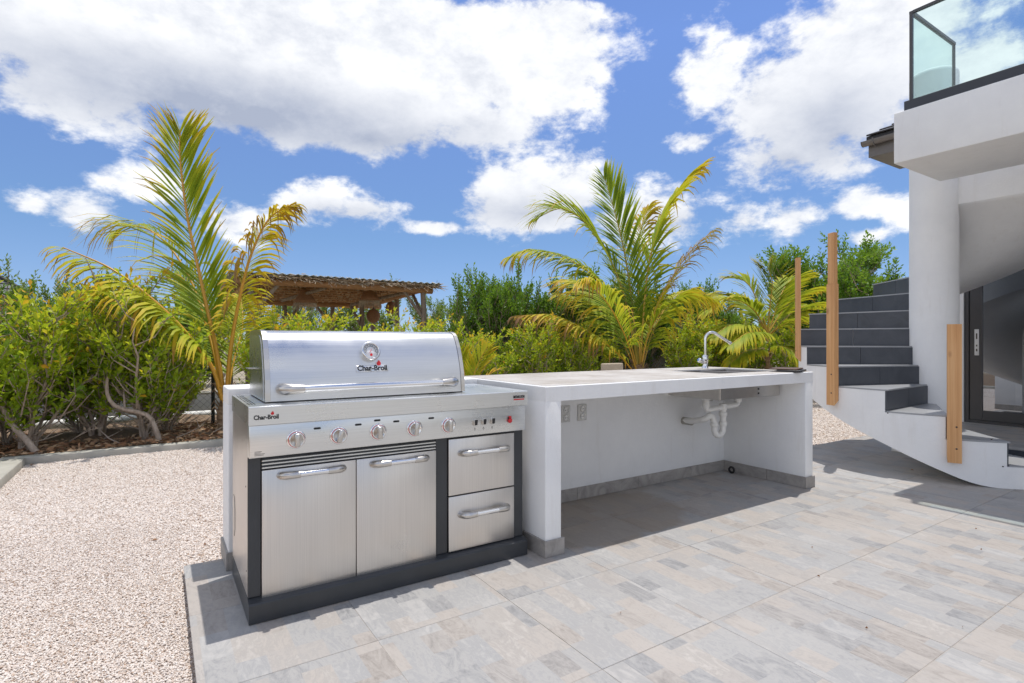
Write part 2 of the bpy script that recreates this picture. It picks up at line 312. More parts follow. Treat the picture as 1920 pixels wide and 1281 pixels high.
# ------------------------------------------------------------------ mesh helpers
class MB:
    def __init__(s): s.v = []; s.f = []; s.sm = []; s.t = []
    def add(s, verts, faces, smooth=False, tint=None):
        o = len(s.v); s.v += [tuple(v) for v in verts]
        s.f += [tuple(i+o for i in f) for f in faces]; s.sm += [smooth]*len(faces)
        s.t += ([tint]*len(verts) if not isinstance(tint, list) else tint)
        return s
    def box(s, x0, x1, y0, y1, z0, z1):
        return s.add([(x0,y0,z0),(x1,y0,z0),(x1,y1,z0),(x0,y1,z0),(x0,y0,z1),(x1,y0,z1),(x1,y1,z1),(x0,y1,z1)],
                     [(0,3,2,1),(4,5,6,7),(0,1,5,4),(1,2,6,5),(2,3,7,6),(3,0,4,7)])
    def bbox(s, x0, x1, y0, y1, z0, z1, b=.004, seg=2):      # box with rounded edges
        bm = bmesh.new(); bmesh.ops.create_cube(bm, size=1)
        for v in bm.verts: v.co = ((x0+x1)/2+v.co.x*(x1-x0), (y0+y1)/2+v.co.y*(y1-y0), (z0+z1)/2+v.co.z*(z1-z0))
        bmesh.ops.bevel(bm, geom=list(bm.edges), offset=b, segments=seg, affect='EDGES', profile=.5, clamp_overlap=True)
        bm.verts.index_update(); s.add([v.co[:] for v in bm.verts], [[v.index for v in f.verts] for f in bm.faces], seg > 1); bm.free(); return s
    def prism(s, poly, axis, a, b, smooth=False):            # poly: 2-D outline, extruded along axis x|y|z from a to b
        n = len(poly)
        mk = {'x': lambda p, t: (t, p[0], p[1]), 'y': lambda p, t: (p[0], t, p[1]), 'z': lambda p, t: (p[0], p[1], t)}[axis]
        vs = [mk(p, a) for p in poly]+[mk(p, b) for p in poly]
        s.add(vs, [(i, (i+1) % n, n+(i+1) % n, n+i) for i in range(n)], smooth)
        return s.add(vs, [tuple(range(n))[::-1], tuple(range(n, 2*n))])
    def tube(s, pts, rad, n=8, cap=True, tint=None, smooth=True, squash=1.):
        pts = [Vector(p) for p in pts]; rad = rad if hasattr(rad, '__len__') else [rad]*len(pts)
        vs = []; up = Vector((0, 0, 1)); tn = []
        for i, p in enumerate(pts):
            t = (pts[min(i+1, len(pts)-1)]-pts[max(i-1, 0)]).normalized()
            if i == 0:
                u = t.orthogonal().normalized() if abs(t.z) > .95 else t.cross(up).normalized()
            else:
                u = (u - t*u.dot(t)).normalized()
            w = t.cross(u)
            for k in range(n):
                a = 2*math.pi*k/n; vs.append(p+(u*math.cos(a)+w*math.sin(a)*squash)*rad[i])
            tn += [tint[i] if isinstance(tint, (list, tuple)) else tint]*n
        fs = [(i*n+k, i*n+(k+1) % n, (i+1)*n+(k+1) % n, (i+1)*n+k) for i in range(len(pts)-1) for k in range(n)]
        s.add(vs, fs, smooth, tn)
        if cap:
            s.add(vs[:n], [tuple(range(n))[::-1]], False, tn[:n]); s.add(vs[-n:], [tuple(range(n))], False, tn[-n:])
        return s
    def lathe(s, prof, origin, axis=(0, 0, 1), n=24, smooth=True, cap=True):   # prof: (radius, height) pairs along axis
        ax = Vector(axis).normalized(); u = ax.orthogonal().normalized(); w = ax.cross(u); o = Vector(origin); vs = []
        for r, h in prof:
            for k in range(n):
                a = 2*math.pi*k/n; vs.append(o+ax*h+(u*math.cos(a)+w*math.sin(a))*r)
        m = len(prof)
        s.add(vs, [(i*n+k, i*n+(k+1) % n, (i+1)*n+(k+1) % n, (i+1)*n+k) for i in range(m-1) for k in range(n)], smooth)
        if prof[0][0] > 1e-5: s.add(vs[:n], [tuple(range(n))[::-1]])
        if cap and prof[-1][0] > 1e-5: s.add(vs[-n:], [tuple(range(n))])
        return s
    def xf(s, M):
        s.v = [tuple(M @ Vector(v)) for v in s.v]; return s
    def mesh(s, name):
        me = bpy.data.meshes.new(name); me.from_pydata(s.v, [], s.f); 
        me.polygons.foreach_set('use_smooth', s.sm)
        if any(t is not None for t in s.t):
            at = me.attributes.new('tint', 'FLOAT', 'POINT'); at.data.foreach_set('value', [0. if t is None else t for t in s.t])
        me.update(); return me
    def build(s, name, mat, parent=None, fix=True):
        me = s.mesh(name)
        if fix:
            bm = bmesh.new(); bm.from_mesh(me); bmesh.ops.recalc_face_normals(bm, faces=bm.faces); bm.to_mesh(me); bm.free()
        return link(name, me, mat, parent)
def link(name, me, mat, parent=None):
    if mat is not None and not me.materials: me.materials.append(MATS[mat])
    o = bpy.data.objects.new(name, me); COL.objects.link(o)
    if parent is not None:
        o.parent = parent; o.matrix_parent_inverse = Matrix.Translation(-parent_origin(parent))
    return o
def parent_origin(p):
    loc = Vector(p.location)
    q = p.parent
    while q is not None:
        loc = loc + Vector(q.location) - parent_origin(q) if False else loc
        q = None
    return loc
def tag(o, label=None, cat=None, group=None, kind=None):
    if label: o['label'] = label
    if cat: o['category'] = cat
    if group: o['group'] = group
    if kind: o['kind'] = kind
    return o
def thing(name, label, cat, loc=(0, 0, 0), group=None):
    o = bpy.data.objects.new(name, None); COL.objects.link(o); o.location = loc; o.empty_display_size = .1
    return tag(o, label, cat, group)
def struct(name, mb, mat, **kw): return tag(mb.build(name, mat, **kw), kind='structure')
def copy_tree(o, parent=None):
    c = o.copy(); COL.objects.link(c)
    if parent is not None: c.parent = parent
    for ch in list(o.children): copy_tree(ch, c)
    return c
def spline(pts, n):                    # Catmull-Rom through 3-D points
    pts = [Vector(p) for p in pts]; q = [pts[0]*2-pts[1]]+pts+[pts[-1]*2-pts[-2]]; out = []
    m = len(pts)-1
    for j in range(n+1):
        t = j/n*m; i = min(int(t), m-1); f = t-i; a, b, c, d = q[i:i+4]
        out.append(.5*((2*b)+(c-a)*f+(2*a-5*b+4*c-d)*f*f+(3*b-a-3*c+d)*f**3))
    return out
def text_mesh(body, size, bold=0., depth=.002, squeeze=1.):
    cu = bpy.data.curves.new('lettering', 'FONT'); cu.body = body; cu.size = size; cu.extrude = depth; cu.offset = bold
    cu.align_x = 'CENTER'; cu.align_y = 'CENTER'; cu.resolution_u = 3
    o = bpy.data.objects.new('lettering', cu); COL.objects.link(o)
    dg = bpy.context.evaluated_depsgraph_get(); me = bpy.data.meshes.new_from_object(o.evaluated_get(dg))
    bpy.data.objects.remove(o)
    me.transform(Matrix.Diagonal((squeeze, 1, 1, 1))); return me

# ------------------------------------------------------------------ the setting
def build_ground():
    g = MB(); g.add([(-400,-400,-.12),(400,-400,-.12),(400,400,-.12),(-400,400,-.12)], [(0,1,2,3)]); struct('ground', g, 'sandy_ground')
    # gravel court
    n = 60; x0, x1, y0, y1 = -1.12, 16.0, -8.0, 7.22
    xs = np.linspace(x0, x1, n+1); ys = np.linspace(y0, y1, n+1); g = MB()
    vs = [(x, y, -.046+.010*math.sin(1.9*x+.7*y)*math.cos(1.3*y-.5*x)) for y in ys for x in xs]
    g.add(vs, [(j*(n+1)+i, j*(n+1)+i+1, (j+1)*(n+1)+i+1, (j+1)*(n+1)+i) for j in range(n) for i in range(n)], True)
    court = struct('gravel_court', g, 'gravel_bed')
    # patio slab with one object for each tile
    slab = MB(); slab.box(.125, 8.38, -8.0, 3.338, -.11, -.0022); patio = struct('patio', slab, 'grout')
    px, py, gp = .621, .629, .0017
    X0, Y0 = .110, 2.745
    cache = {}
    def tile(xa, xb, ya, yb):
        key = (round(xb-xa, 3), round(yb-ya, 3))
        if key not in cache:
            w, d = key; m = MB(); c = .0014
            m.add([(0,0,-.003),(w,0,-.003),(w,d,-.003),(0,d,-.003),(0,0,-c),(w,0,-c),(w,d,-c),(0,d,-c),(c,c,0),(w-c,c,0),(w-c,d-c,0),(c,d-c,0)],
                  [(0,1,5,4),(1,2,6,5),(2,3,7,6),(3,0,4,7),(4,5,9,8),(5,6,10,9),(6,7,11,10),(7,4,8,11),(8,9,10,11)])
            cache[key] = m.mesh('tile')
        o = link('tile', cache[key], 'floor_tile', patio); o.location = (xa, ya, random.uniform(-.0006, .0006))
    i = 0
    while X0+i*px < 8.2:
        for j in range(-1, 6):
            ya = Y0-j*py; yb = ya+py
            if yb > 3.345: yb = 3.345
            xa = X0+i*px; xb = min(xa+px, 8.385)
            tile(xa+(gp/2 if i else 0), xb-gp/2, ya+gp/2, yb-gp/2)
        i += 1
    # rest of the terrace behind the viewer
    far = MB(); far.box(.11, 8.385, -8.0, Y0-5*py-.004, -.0022, .0); link('tile', far.mesh('tile'), 'floor_tile', patio)
    # kerb
    k = MB(); k.bbox(-1.32, 16.0, 7.22, 7.345, -.12, .035, .008); k.bbox(-1.32, -1.12, -8, 7.2185, -.12, .032, .008)
    struct('kerb', k, 'concrete')
    # planting bed: lumpy soil
    nx, ny = 150, 26; xs = np.linspace(-9, 16, nx+1); ys = np.linspace(7.343, 9.6, ny+1); g = MB()
    vs = [(x, y, -.02+.06*math.sin(2.3*x+1.1*y)*math.sin(3.1*y-.8*x)*min(1, (y-7.34)*3)+.02*random.random()+.05*min(1, (y-7.34))) for y in ys for x in xs]
    g.add(vs, [(j*(nx+1)+i, j*(nx+1)+i+1, (j+1)*(nx+1)+i+1, (j+1)*(nx+1)+i) for j in range(ny) for i in range(nx)], True)
    g.add([(-9,-8,-.03),(-1.318,-8,-.03),(-1.318,7.345,-.03),(-9,7.345,-.03)], [(0,1,2,3)])
    struct('planting_bed', g, 'soil')
    # loose stones, scattered by geometry nodes over the part of the court in view
    stone_objs = []
    for q in range(3):
        bm = bmesh.new(); bmesh.ops.create_icosphere(bm, subdivisions=1, radius=1)
        r2 = np.random.default_rng(50+q)
        for v in bm.verts: v.co = Vector((v.co.x*1.25, v.co.y*.9, v.co.z*.62))*(.72+.5*r2.random())
        me = bpy.data.meshes.new('stone'); bm.to_mesh(me); bm.free(); me.materials.append(MATS['gravel_stone']); stone_objs.append(me)
    n = 40
    def sheet(x0, x1, y0, y1):
        g = MB(); xs = np.linspace(x0, x1, n+1); ys = np.linspace(y0, y1, n+1)
        vs = [(x, y, -.044+.010*math.sin(1.9*x+.7*y)*math.cos(1.3*y-.5*x)) for y in ys for x in xs]
        return g.add(vs, [(j*(n+1)+i, j*(n+1)+i+1, (j+1)*(n+1)+i+1, (j+1)*(n+1)+i) for j in range(n) for i in range(n)])
    def scatter(name, mb, dens, rad):
        # one joined mesh of stones: sample positions on the sheet with numpy
        xs = [v[0] for v in mb.v]; ys = [v[1] for v in mb.v]; x0, x1, y0, y1 = min(xs), max(xs), min(ys), max(ys)
        cnt = int((x1-x0)*(y1-y0)*dens)
        pts = bpy.data.meshes.new(name)
        X = rng.uniform(x0, x1, cnt); Y = rng.uniform(y0, y1, cnt)
        Z = -.042+.010*np.sin(1.9*X+.7*Y)*np.cos(1.3*Y-.5*X)+rng.uniform(-.004, .004, cnt)
        pts.from_pydata(np.stack([X, Y, Z], 1).tolist(), [], [])
        o = bpy.data.objects.new(name, pts); COL.objects.link(o)
        ng = bpy.data.node_groups.new(name, 'GeometryNodeTree')
        ng.interface.new_socket('Geometry', in_out='INPUT', socket_type='NodeSocketGeometry'); ng.interface.new_socket('Geometry', in_out='OUTPUT', socket_type='NodeSocketGeometry')
        N = ng.nodes; Lk = ng.links
        gi = N.new('NodeGroupInput'); go = N.new('NodeGroupOutput'); ip = N.new('GeometryNodeInstanceOnPoints')
        j = N.new('GeometryNodeJoinGeometry')
        tmp = []
        for me in stone_objs:
            so = bpy.data.objects.new('stone', me); tmp.append(so)
            oi = N.new('GeometryNodeObjectInfo'); oi.inputs['Object'].default_value = so; oi.inputs['As Instance'].default_value = True
            Lk.new(oi.outputs['Geometry'], j.inputs[0])
        Lk.new(gi.outputs[0], ip.inputs['Points']); Lk.new(j.outputs[0], ip.inputs['Instance'])
        ip.inputs['Pick Instance'].default_value = True
        rv = N.new('FunctionNodeRandomValue'); rv.data_type = 'FLOAT_VECTOR'; rv.inputs[0].default_value = (-.5, -.5, 0); rv.inputs[1].default_value = (.5, .5, 6.28)
        Lk.new(rv.outputs[0], ip.inputs['Rotation'])
        rs = N.new('FunctionNodeRandomValue'); rs.data_type = 'FLOAT'; rs.inputs[2].default_value = rad*.55; rs.inputs[3].default_value = rad*1.45
        Lk.new(rs.outputs[1], ip.inputs['Scale']); Lk.new(ip.outputs[0], go.inputs[0])
        md = o.modifiers.new('stones', 'NODES'); md.node_group = ng
        return tag(o, 'pale pink crushed gravel spread between kerb and patio', 'gravel', kind='stuff')
    scatter('gravel', sheet(-1.115, .105, 1.4, 4.4), 42000, .0037)
    scatter('gravel', sheet(-1.115, .105, 4.4, 7.21), 27000, .0047)
    scatter('gravel', sheet(.105, 1.3, 3.36, 7.21), 20000, .0050)
    scatter('gravel', sheet(5.8, 11.5, 3.36, 6.2), 4200, .0085)
build_ground()

def skirting(parent, runs):          # each skirting tile its own part; runs: (x0,y0,x1,y1,outward normal, joints)
    for (x0, y0, x1, y1, nx, ny, cuts) in runs:
        L = math.hypot(x1-x0, y1-y0); ts = [0]+[c/L for c in cuts]+[1]
        for a, b in zip(ts[:-1], ts[1:]):
            g = .0015/L; a2 = a+(g if a > 0 else 0); b2 = b-(g if b < 1 else 0)
            xa, ya, xb, yb = x0+(x1-x0)*a2, y0+(y1-y0)*a2, x0+(x1-x0)*b2, y0+(y1-y0)*b2
            t = .012
            MB().bbox(min(xa, xb, xa+nx*t, xb+nx*t), max(xa, xb, xa+nx*t, xb+nx*t), min(ya, yb, ya+ny*t, yb+ny*t), max(ya, yb, ya+ny*t, yb+ny*t), .0005, .092, .0018, 1).build('skirting_tile', 'skirting_tile', parent)

def build_counter():
    t = thing('outdoor_counter', 'long white rendered outdoor counter with open front and sink cut-out beside the grill', 'counter', (1.79, 2.43, 0))
    XL, XR, YF, YB, YK = 1.787, 4.508, 2.424, 3.19, 3.47     # left face, right face, front, front of back wall, back of everything
    # walls under the top
    MB().bbox(XL, 1.897, YF, YB+.01, 0, .86, .006).build('left_leg', 'white_render', t)
    MB().bbox(4.400, XR, YF, YB+.01, 0, .86, .006).build('right_leg', 'white_render', t)
    MB().bbox(.303, XR, YB, YK, 0, .8605, .006).build('back_wall', 'white_render', t)
    MB().bbox(.303, XL+.004, YB+.0005, YK-.001, .855, .944, .006).build('back_wall_top', 'white_render', t)
    # slab with the sink opening: frame of four strips
    sx0, sx1, sy0, sy1 = 3.60, 4.35, 2.64, 3.12
    top = MB()
    for (a, b, c, d) in ((XL, sx0, YF, YK), (sx1, XR, YF, YK), (sx0, sx1, YF, sy0), (sx0, sx1, sy1, YK)): pass
    O = [(XL, YF), (XR, YF), (XR, YK), (XL, YK)]; I = [(sx0, sy0), (sx1, sy0), (sx1, sy1), (sx0, sy1)]
    z0, z1, b = .857, .9425, .005
    vs = [(x, y, z0) for x, y in O]+[(x, y, z1-b) for x, y in O]+[(x+(b if x == XL else -b), y+(b if y == YF else -b), z1) for x, y in O]+[(x, y, z1) for x, y in I]+[(x, y, z0) for x, y in I]
    fs = [(i, (i+1) % 4, 4+(i+1) % 4, 4+i) for i in range(4)]+[(4+i, 4+(i+1) % 4, 8+(i+1) % 4, 8+i) for i in range(4)]
    fs += [(8+i, 8+(i+1) % 4, 12+(i+1) % 4, 12+i) for i in range(4)]+[(12+i, 12+(i+1) % 4, 16+(i+1) % 4, 16+i) for i in range(4)]+[(i+16, (i+1) % 4+16, (i+1) % 4, i) for i in range(4)]
    top.add(vs, fs); top.build('countertop', 'white_render', t)
    sk = MB(); e = .012; zz = .9445
    O2 = [(XL+e, YF+e), (XR-e, YF+e), (XR-e, YK-e), (XL+e, YK-e)]; I2 = [(sx0-.001, sy0-.001), (sx1+.001, sy0-.001), (sx1+.001, sy1+.001), (sx0-.001, sy1+.001)]
    sk.add([(x, y, zz) for x, y in O2]+[(x, y, zz) for x, y in I2]+[(x, y, z1-.001) for x, y in O2], [(i, (i+1) % 4, 4+(i+1) % 4, 4+i) for i in range(4)]+[(i, (i+1) % 4, 8+(i+1) % 4, 8+i) for i in range(4)])
    sk.build('cement_top', 'cement_skim', t)
    skirting(t, [(1.897, YB, 4.40, YB, 0, -1, [.741, 1.389, 2.034]), (4.40, YB-.013, 4.40, YF, -1, 0, [.42]), (XL-.012, YF, 1.911, YF, 0, -1, []),
                 (1.8975, YF+.0005, 1.8975, YB-.013, 1, 0, [.5]), (XL, YF+.0005, XL, YB-.001, -1, 0, [.18, .60]), (4.387, YF, 4.520, YF, 0, -1, []),
                 (XR, YF+.0005, XR, YK, 1, 0, [.6]), (.303, YB, .345, YB, 0, -1, []), (.303, YB-.012, .303, YK, -1, 0, [])])
    # pair of double sockets on the back wall
    for x in (2.530, 2.690):
        s = thing('wall_socket', None, 'socket', (x, YB, .655))
        tag(s, 'double power socket on the counter back wall, ' + ('half hidden behind the left leg' if x < 2.6 else 'in full view beside its twin'), 'socket')
        MB().bbox(x-.042, x+.042, YB-.012, YB-.0005, .592, .715, .004).build('plate', 'socket_plastic', s)
        for z in (.625, .682):
            q = MB().lathe([(.024, 0), (.024, .012), (.021, .014), (.019, .003)], (x, YB-.011, z), (0, -1, 0), 20).build('socket_face', 'white_plastic', s)
            for dx in (-.008, .008): MB().lathe([(.0028, 0), (.0028, .0035)], (x+dx, YB-.0135, z), (0, -1, 0), 8).build('pin_hole', 'black_plastic', s)
    # double-bowl sink hung in the opening
    s = thing('kitchen_sink', 'dark stainless double-bowl sink set into the counter top', 'sink', (3.97, 2.88, .74))
    def bowl(x0, x1, y0, y1, zb):
        m = MB(); th = .004
        o = [(x0, y0), (x1, y0), (x1, y1), (x0, y1)]; c = .03
        def rr(x0, x1, y0, y1, c): 
            out = []
            for cx, cy, a0 in ((x1-c, y0+c, -90), (x1-c, y1-c, 0), (x0+c, y1-c, 90), (x0+c, y0+c, 180)):
                for k in range(4): a = R_(a0+30*k); out.append((cx+c*math.cos(a), cy+c*math.sin(a)))
            return out
        T = rr(x0, x1, y0, y1, c); B = rr(x0+.012, x1-.012, y0+.012, y1-.012, c); n = len(T)
        To = rr(x0-th, x1+th, y0-th, y1+th, c); Bo = rr(x0+.008, x1-.008, y0+.008, y1-.008, c)
        m.add([(x, y, .938) for x, y in T]+[(x, y, zb) for x, y in B], [(i, (i+1) % n, n+(i+1) % n, n+i) for i in range(n)]+[tuple(range(n, 2*n))], True)
        m.add([(x, y, .938) for x, y in To]+[(x, y, zb-th) for x, y in Bo], [(i, (i+1) % n, n+(i+1) % n, n+i) for i in range(n)]+[tuple(range(n, 2*n))], False)
        m.add([(x, y, .938) for x, y in T]+[(x, y, .938) for x, y in To], [(i, (i+1) % n, n+(i+1) % n, n+i) for i in range(n)])
        return m
    b1 = bowl(3.615, 3.975, 2.655, 3.105, .748).build('bowl', 'sink_steel', s, fix=False)
    b2 = bowl(4.005, 4.335, 2.655, 3.105, .748).build('bowl', 'sink_steel', s, fix=False)
    for x in (3.745, 4.17): MB().lathe([(.045, 0), (.045, .003), (.03, .004), (.022, .001)], (x, 2.88, .7495), n=20).build('drain', 'chrome', s)
    ob = MB(); ob.bbox(3.585, 4.365, 2.625, 2.637, .742, .8565, .002, 1); ob.bbox(3.585, 4.365, 3.123, 3.135, .742, .8565, .002, 1); ob.bbox(3.585, 3.597, 2.6375, 3.1225, .742, .8565, .002, 1); ob.bbox(4.353, 4.365, 2.6375, 3.1225, .742, .8565, .002, 1); ob.box(3.598, 4.352, 2.638, 3.122, .739, .743)
    ob.build('outer_box', 'cast_steel', s)
    MB().bbox(3.975, 4.005, 2.655, 3.105, .90, .939, .004).build('divider', 'sink_steel', s)
    for z in (.765, .80): MB().box(4.06, 4.075, 2.6215, 2.6245, z, z+.014).build('clip', 'black_plastic', s)
    # mixer tap
    f = thing('kitchen_tap', 'chrome mixer tap with bent spout standing behind the sink', 'tap', (4.20, 3.24, .944))
    x, y = 4.20, 3.24
    MB().lathe([(.030, 0), (.030, .008), (.024, .014), (.024, .060), (.027, .066), (.027, .105), (.020, .118), (.014, .125)], (x, y, .944), n=24).build('body', 'chrome', f)
    dirx = Vector((.78, -.40, 0)).normalized()
    sp = [Vector((x, y, 1.06)), Vector((x, y, 1.20))]+[Vector((x, y, 1.20))+dirx*(.065-.065*math.cos(a))+Vector((0, 0, .075*math.sin(a))) for a in np.linspace(.2, 2.15, 8)]
    e = sp[-1]; sp += [e+(dirx*.84+Vector((0, 0, -.52)))*k for k in (.06, .12, .165)]
    MB().tube(sp, .0125, 12).build('spout', 'chrome', f)
    MB().lathe([(.015, 0), (.0155, .022)], sp[-1]-(dirx*.84+Vector((0, 0, -.52)))*.012, dirx*.84+Vector((0, 0, -.52)), 14).build('aerator', 'chrome', f)
    MB().lathe([(.013, 0), (.016, .02), (.022, .05), (.021, .062), (.012, .066)], (x-.018, y, 1.00), (-.86, .2, .35), 14).build('lever', 'chrome', f)
    # waste pipes
    w = thing('sink_drain_pipes', 'white plastic waste pipes and bottle bend hanging below the sink', 'drain pipes', (3.9, 2.88, .4))
    Y = 2.88
    for xx, nm in ((3.745, 'outlet'), (4.17, 'outlet')):
        MB().lathe([(.030, 0), (.042, -.012), (.042, -.028), (.028, -.03), (.028, -.07)], (xx, Y, .745), n=18).build(nm, 'white_plastic', w)
    MB().tube([(3.745, Y, .70), (3.745, Y, .655), (3.75, Y, .640), (3.765, Y, .633), (4.14, Y, .650), (4.16, Y, .658), (4.17, Y, .675), (4.17, Y, .70)], .022, 14).build('manifold', 'white_plastic', w)
    for xx, z0 in ((3.745, .655), (4.17, .68)): MB().lathe([(.029, 0), (.031, .006), (.031, .03), (.029, .036)], (xx, Y, z0), n=18).build('collar', 'white_plastic', w)
    xc = 3.965
    MB().lathe([(.028, .03), (.03, .02), (.03, -.02), (.028, -.03)], (xc, Y, .641), n=16).build('collar', 'white_plastic', w)
    trap = [(xc, Y, .645), (xc, Y, .50)]+[(xc-.058+.058*math.cos(a), Y, .47-.062*math.sin(a)) for a in np.linspace(0, math.pi, 9)]+[(xc-.116, Y, .52)]
    trap += [(xc-.116-.045+.045*math.cos(a), Y+.01, .53+.05*math.sin(a)) for a in np.linspace(.3, 2.4, 6)]+[(xc-.20, Y+.05, .545), (xc-.185, Y+.13, .525), (xc-.16, Y+.20, .512), (xc-.12, YB+.02, .50)]
    MB().tube(trap, .0245, 14).build('trap', 'white_plastic', w)
    for zz in (.565, .485): MB().lathe([(.028, 0), (.033, .005), (.033, .032), (.028, .037)], (xc, Y, zz), n=16).build('nut', 'white_plastic', w)
    MB().lathe([(.028, 0), (.032, .005), (.032, .028), (.028, .033)], (xc-.116, Y, .488), n=16).build('nut', 'white_plastic', w)
    MB().lathe([(.032, 0), (.032, .10)], (xc-.125, YB-.0005, .50), (-.12, -1, .03), 16).build('wall_sleeve', 'concrete', w)
    MB().tube([(3.86, 2.93, .735), (3.87, 2.935, .70), (3.90, 2.94, .695), (3.925, 2.945, .715)], .007, 8).build('valve', 'cast_steel', w)
    # black grommet on the floor, dark tablets at the end of the top
    g = MB(); n = 20
    cx, cy, cz = 4.335, 3.06, .0335
    ring = [(cx+.0*math.cos(a), cy+.024*math.cos(a), cz+.024*math.sin(a)) for a in np.linspace(0, 2*math.pi, n+1)]
    g.tube(ring, .0095, 8, cap=False); tag(g.build('rubber_ring', 'rubber'), 'small black rubber ring on the floor in the counter corner', 'ring')
    bd = thing('serving_boards', 'dark brown serving board lying on a black tray at the counter edge', 'boards', (4.36, 2.52, .945))
    M = Matrix.Translation((4.345, 2.53, 0)) @ Matrix.Rotation(.35, 4, 'Z') @ Matrix.Translation((-4.345, -2.53, 0))
    MB().bbox(4.20, 4.49, 2.425, 2.60, .9455, .960, .004).xf(M).build('tray', 'black_plastic', bd)
    MB().bbox(4.215, 4.50, 2.45, 2.66, .961, .972, .004).xf(M).build('board', 'board_wood', bd)
build_counter()

# ------------------------------------------------------------------ the grill
def flame(mb, x, z, s, y):           # little flame outline in the XZ plane facing -Y
    pts = [(0,-.5),(.26,-.42),(.38,-.2),(.36,.02),(.24,.2),(.26,.42),(.08,.22),(.04,.5),(-.12,.28),(-.16,.02),(-.27,.16),(-.36,-.08),(-.34,-.3),(-.2,-.45)]
    return mb.prism([(x+a*s, z+b*s) for a, b in pts], 'y', y, y+.003)
def bar_handle(parent, xa, xb, y, z, r=.0125, post=.045, name='handle', cast=.075):
    h = MB().tube([(xa+cast*.6, y-post, z), (xb-cast*.6, y-post, z)], r, 14).build(name, 'chrome', parent)
    for sx, xe in ((1, xa), (-1, xb)):
        pts = [(xe, y+.001, z-.004), (xe+sx*.004, y-post*.45, z-.002), (xe+sx*.018, y-post*.88, z), (xe+sx*.040, y-post, z), (xe+sx*cast, y-post, z)]
        MB().tube(pts, [r*1.25, r*1.35, r*1.4, r*1.3, r*1.22], 12).build('handle_end', 'cast_steel', h)
    return h
def build_grill():
    X0, X1, Y0, YB = .315, 1.727, 2.512, 3.13
    g = thing('gas_grill', 'wide stainless steel gas grill cart with closed hood, doors and drawers', 'grill', (1.02, 2.82, 0))
    YD = 2.552                                     # plane of doors and drawers
    def q(x, z): k = YD/2.51; return x*k, H+(z-H)*k   # measured on the front plane -> the plane of the doors
    # plinth with ledge
    MB().prism([(Y0, .004), (YB-.02, .004), (YB-.02, .098), (YD+.006, .098), (Y0+.008, .086), (Y0, .080)], 'x', X0, X1-.001).build('plinth', 'dark_enamel', g)
    # carcass
    xl, xr = X0+.002, 1.720
    body = MB().box(xl+.004, xr-.004, YD+.014, YB-.03, .0985, .834).build('carcass', 'dark_enamel', g)
    lp = MB().bbox(xl, xl+.0035, YD+.012, YB-.005, .012, .8335, .001, 1).build('side_panel', 'brushed_steel_vertical', g)
    MB().bbox(xr-.0035, xr, YD+.012, YB-.005, .012, .8335, .001, 1).build('side_panel', 'brushed_steel_vertical', g)
    # cut-out seam and slot pressed in the left side
    MB().tube([(xl-.0004, YB-.06, .42), (xl-.0004, YB-.095, .41), (xl-.0004, YB-.11, .36), (xl-.0004, YB-.11, .26), (xl-.0004, YB-.085, .22)], .0018, 6).build('knockout', 'dark_enamel', lp)
    for (yy, zz) in ((2.60, .20), (2.62, .56)): MB().lathe([(.004, 0), (.004, .0012), (.001, .002)], (xl, yy, zz), (-1, 0, 0), 8).build('rivet', 'screw', lp)
    # three dark uprights
    for (a, b) in ((.314, .3615), (1.166, 1.231), (1.632, 1.704)):
        xa, _ = q(a, 0); xb, _ = q(b, 0)
        if a < .32: xa = xl-.001
        if a > 1.6: xb = xr-.003+.004
        MB().bbox(xa, xb, YD, YD+.013, .099, .697, .0025, 1).build('upright', 'dark_enamel', g)
    # doors
    for (a, b) in ((.3635, .7618), (.7645, 1.1645)):
        xa, za = q(a, .104); xb, zb = q(b, .646)
        d = MB().bbox(xa, xb, YD-.010, YD+.0135, za+.004, zb, .0025).build('door', 'brushed_steel_vertical', g)
        c = (.435, .700) if a < .5 else (.838, 1.106)
        bar_handle(d, q(c[0], 0)[0], q(c[1], 0)[0], YD-.010, .612)
    for (za_, zb_, hz) in ((.4045, .692, .612), (.104, .398, .303)):
        xa, za = q(1.2345, za_); xb, zb = q(1.630, zb_)
        d = MB().bbox(xa, xb, YD-.010, YD+.0135, max(za, .101), zb, .0025).build('drawer', 'brushed_steel_vertical', g)
        bar_handle(d, q(1.300, 0)[0], q(1.578, 0)[0], YD-.010, q(0, hz)[1] if hz < .5 else .610)
    # louvre strip over the doors
    xa, za = q(.3635, .650); xb, zb = q(1.1645, .695)
    v = MB().box(xa, xb, YD+.004, YD+.0135, za, zb).build('vent_strip', 'dark_enamel', g)
    for k in range(3):
        z = za+.002+k*(zb-za)/3; MB().bbox(xa, xb, YD-.009, YD+.0035, z, z+.0075, .002, 1).build('louvre', 'brushed_steel', v)
    # control fascia
    pan = MB().bbox(X0+.001, 1.716, Y0+.004, YD+.012, .6975, .836, .004).build('control_panel', 'brushed_steel', g)
    yk = Y0+.004
    for i in range(5):
        x = .503+.184*i; z = .7625
        k = MB().lathe([(.0405, 0), (.0405, .004), (.038, .007), (.033, .007)], (x, yk, z), (0, -1, 0), 32).build('knob', 'chrome', pan)
        MB().lathe([(.0345, .0), (.0345, .0080), (.0328, .0080)], (x, yk-.0005, z), (0, -1, 0), 32).build('red_ring', 'badge_red', k)
        MB().lathe([(.033, 0), (.032, .016), (.029, .020), (.027, .017), (.0, .016)], (x, yk-.0006, z), (0, -1, 0), 28).build('knob_cap', 'chrome', k)
        a = (0, .25, -.05, .12, .02)[i]
        M = Matrix.Translation((x, yk-.014, z)) @ Matrix.Rotation(a, 4, 'Y')
        MB().bbox(-.0105, .0105, -.026, .0, -.0285, .0285, .004).xf(M).build('knob_grip', 'cast_steel', k)
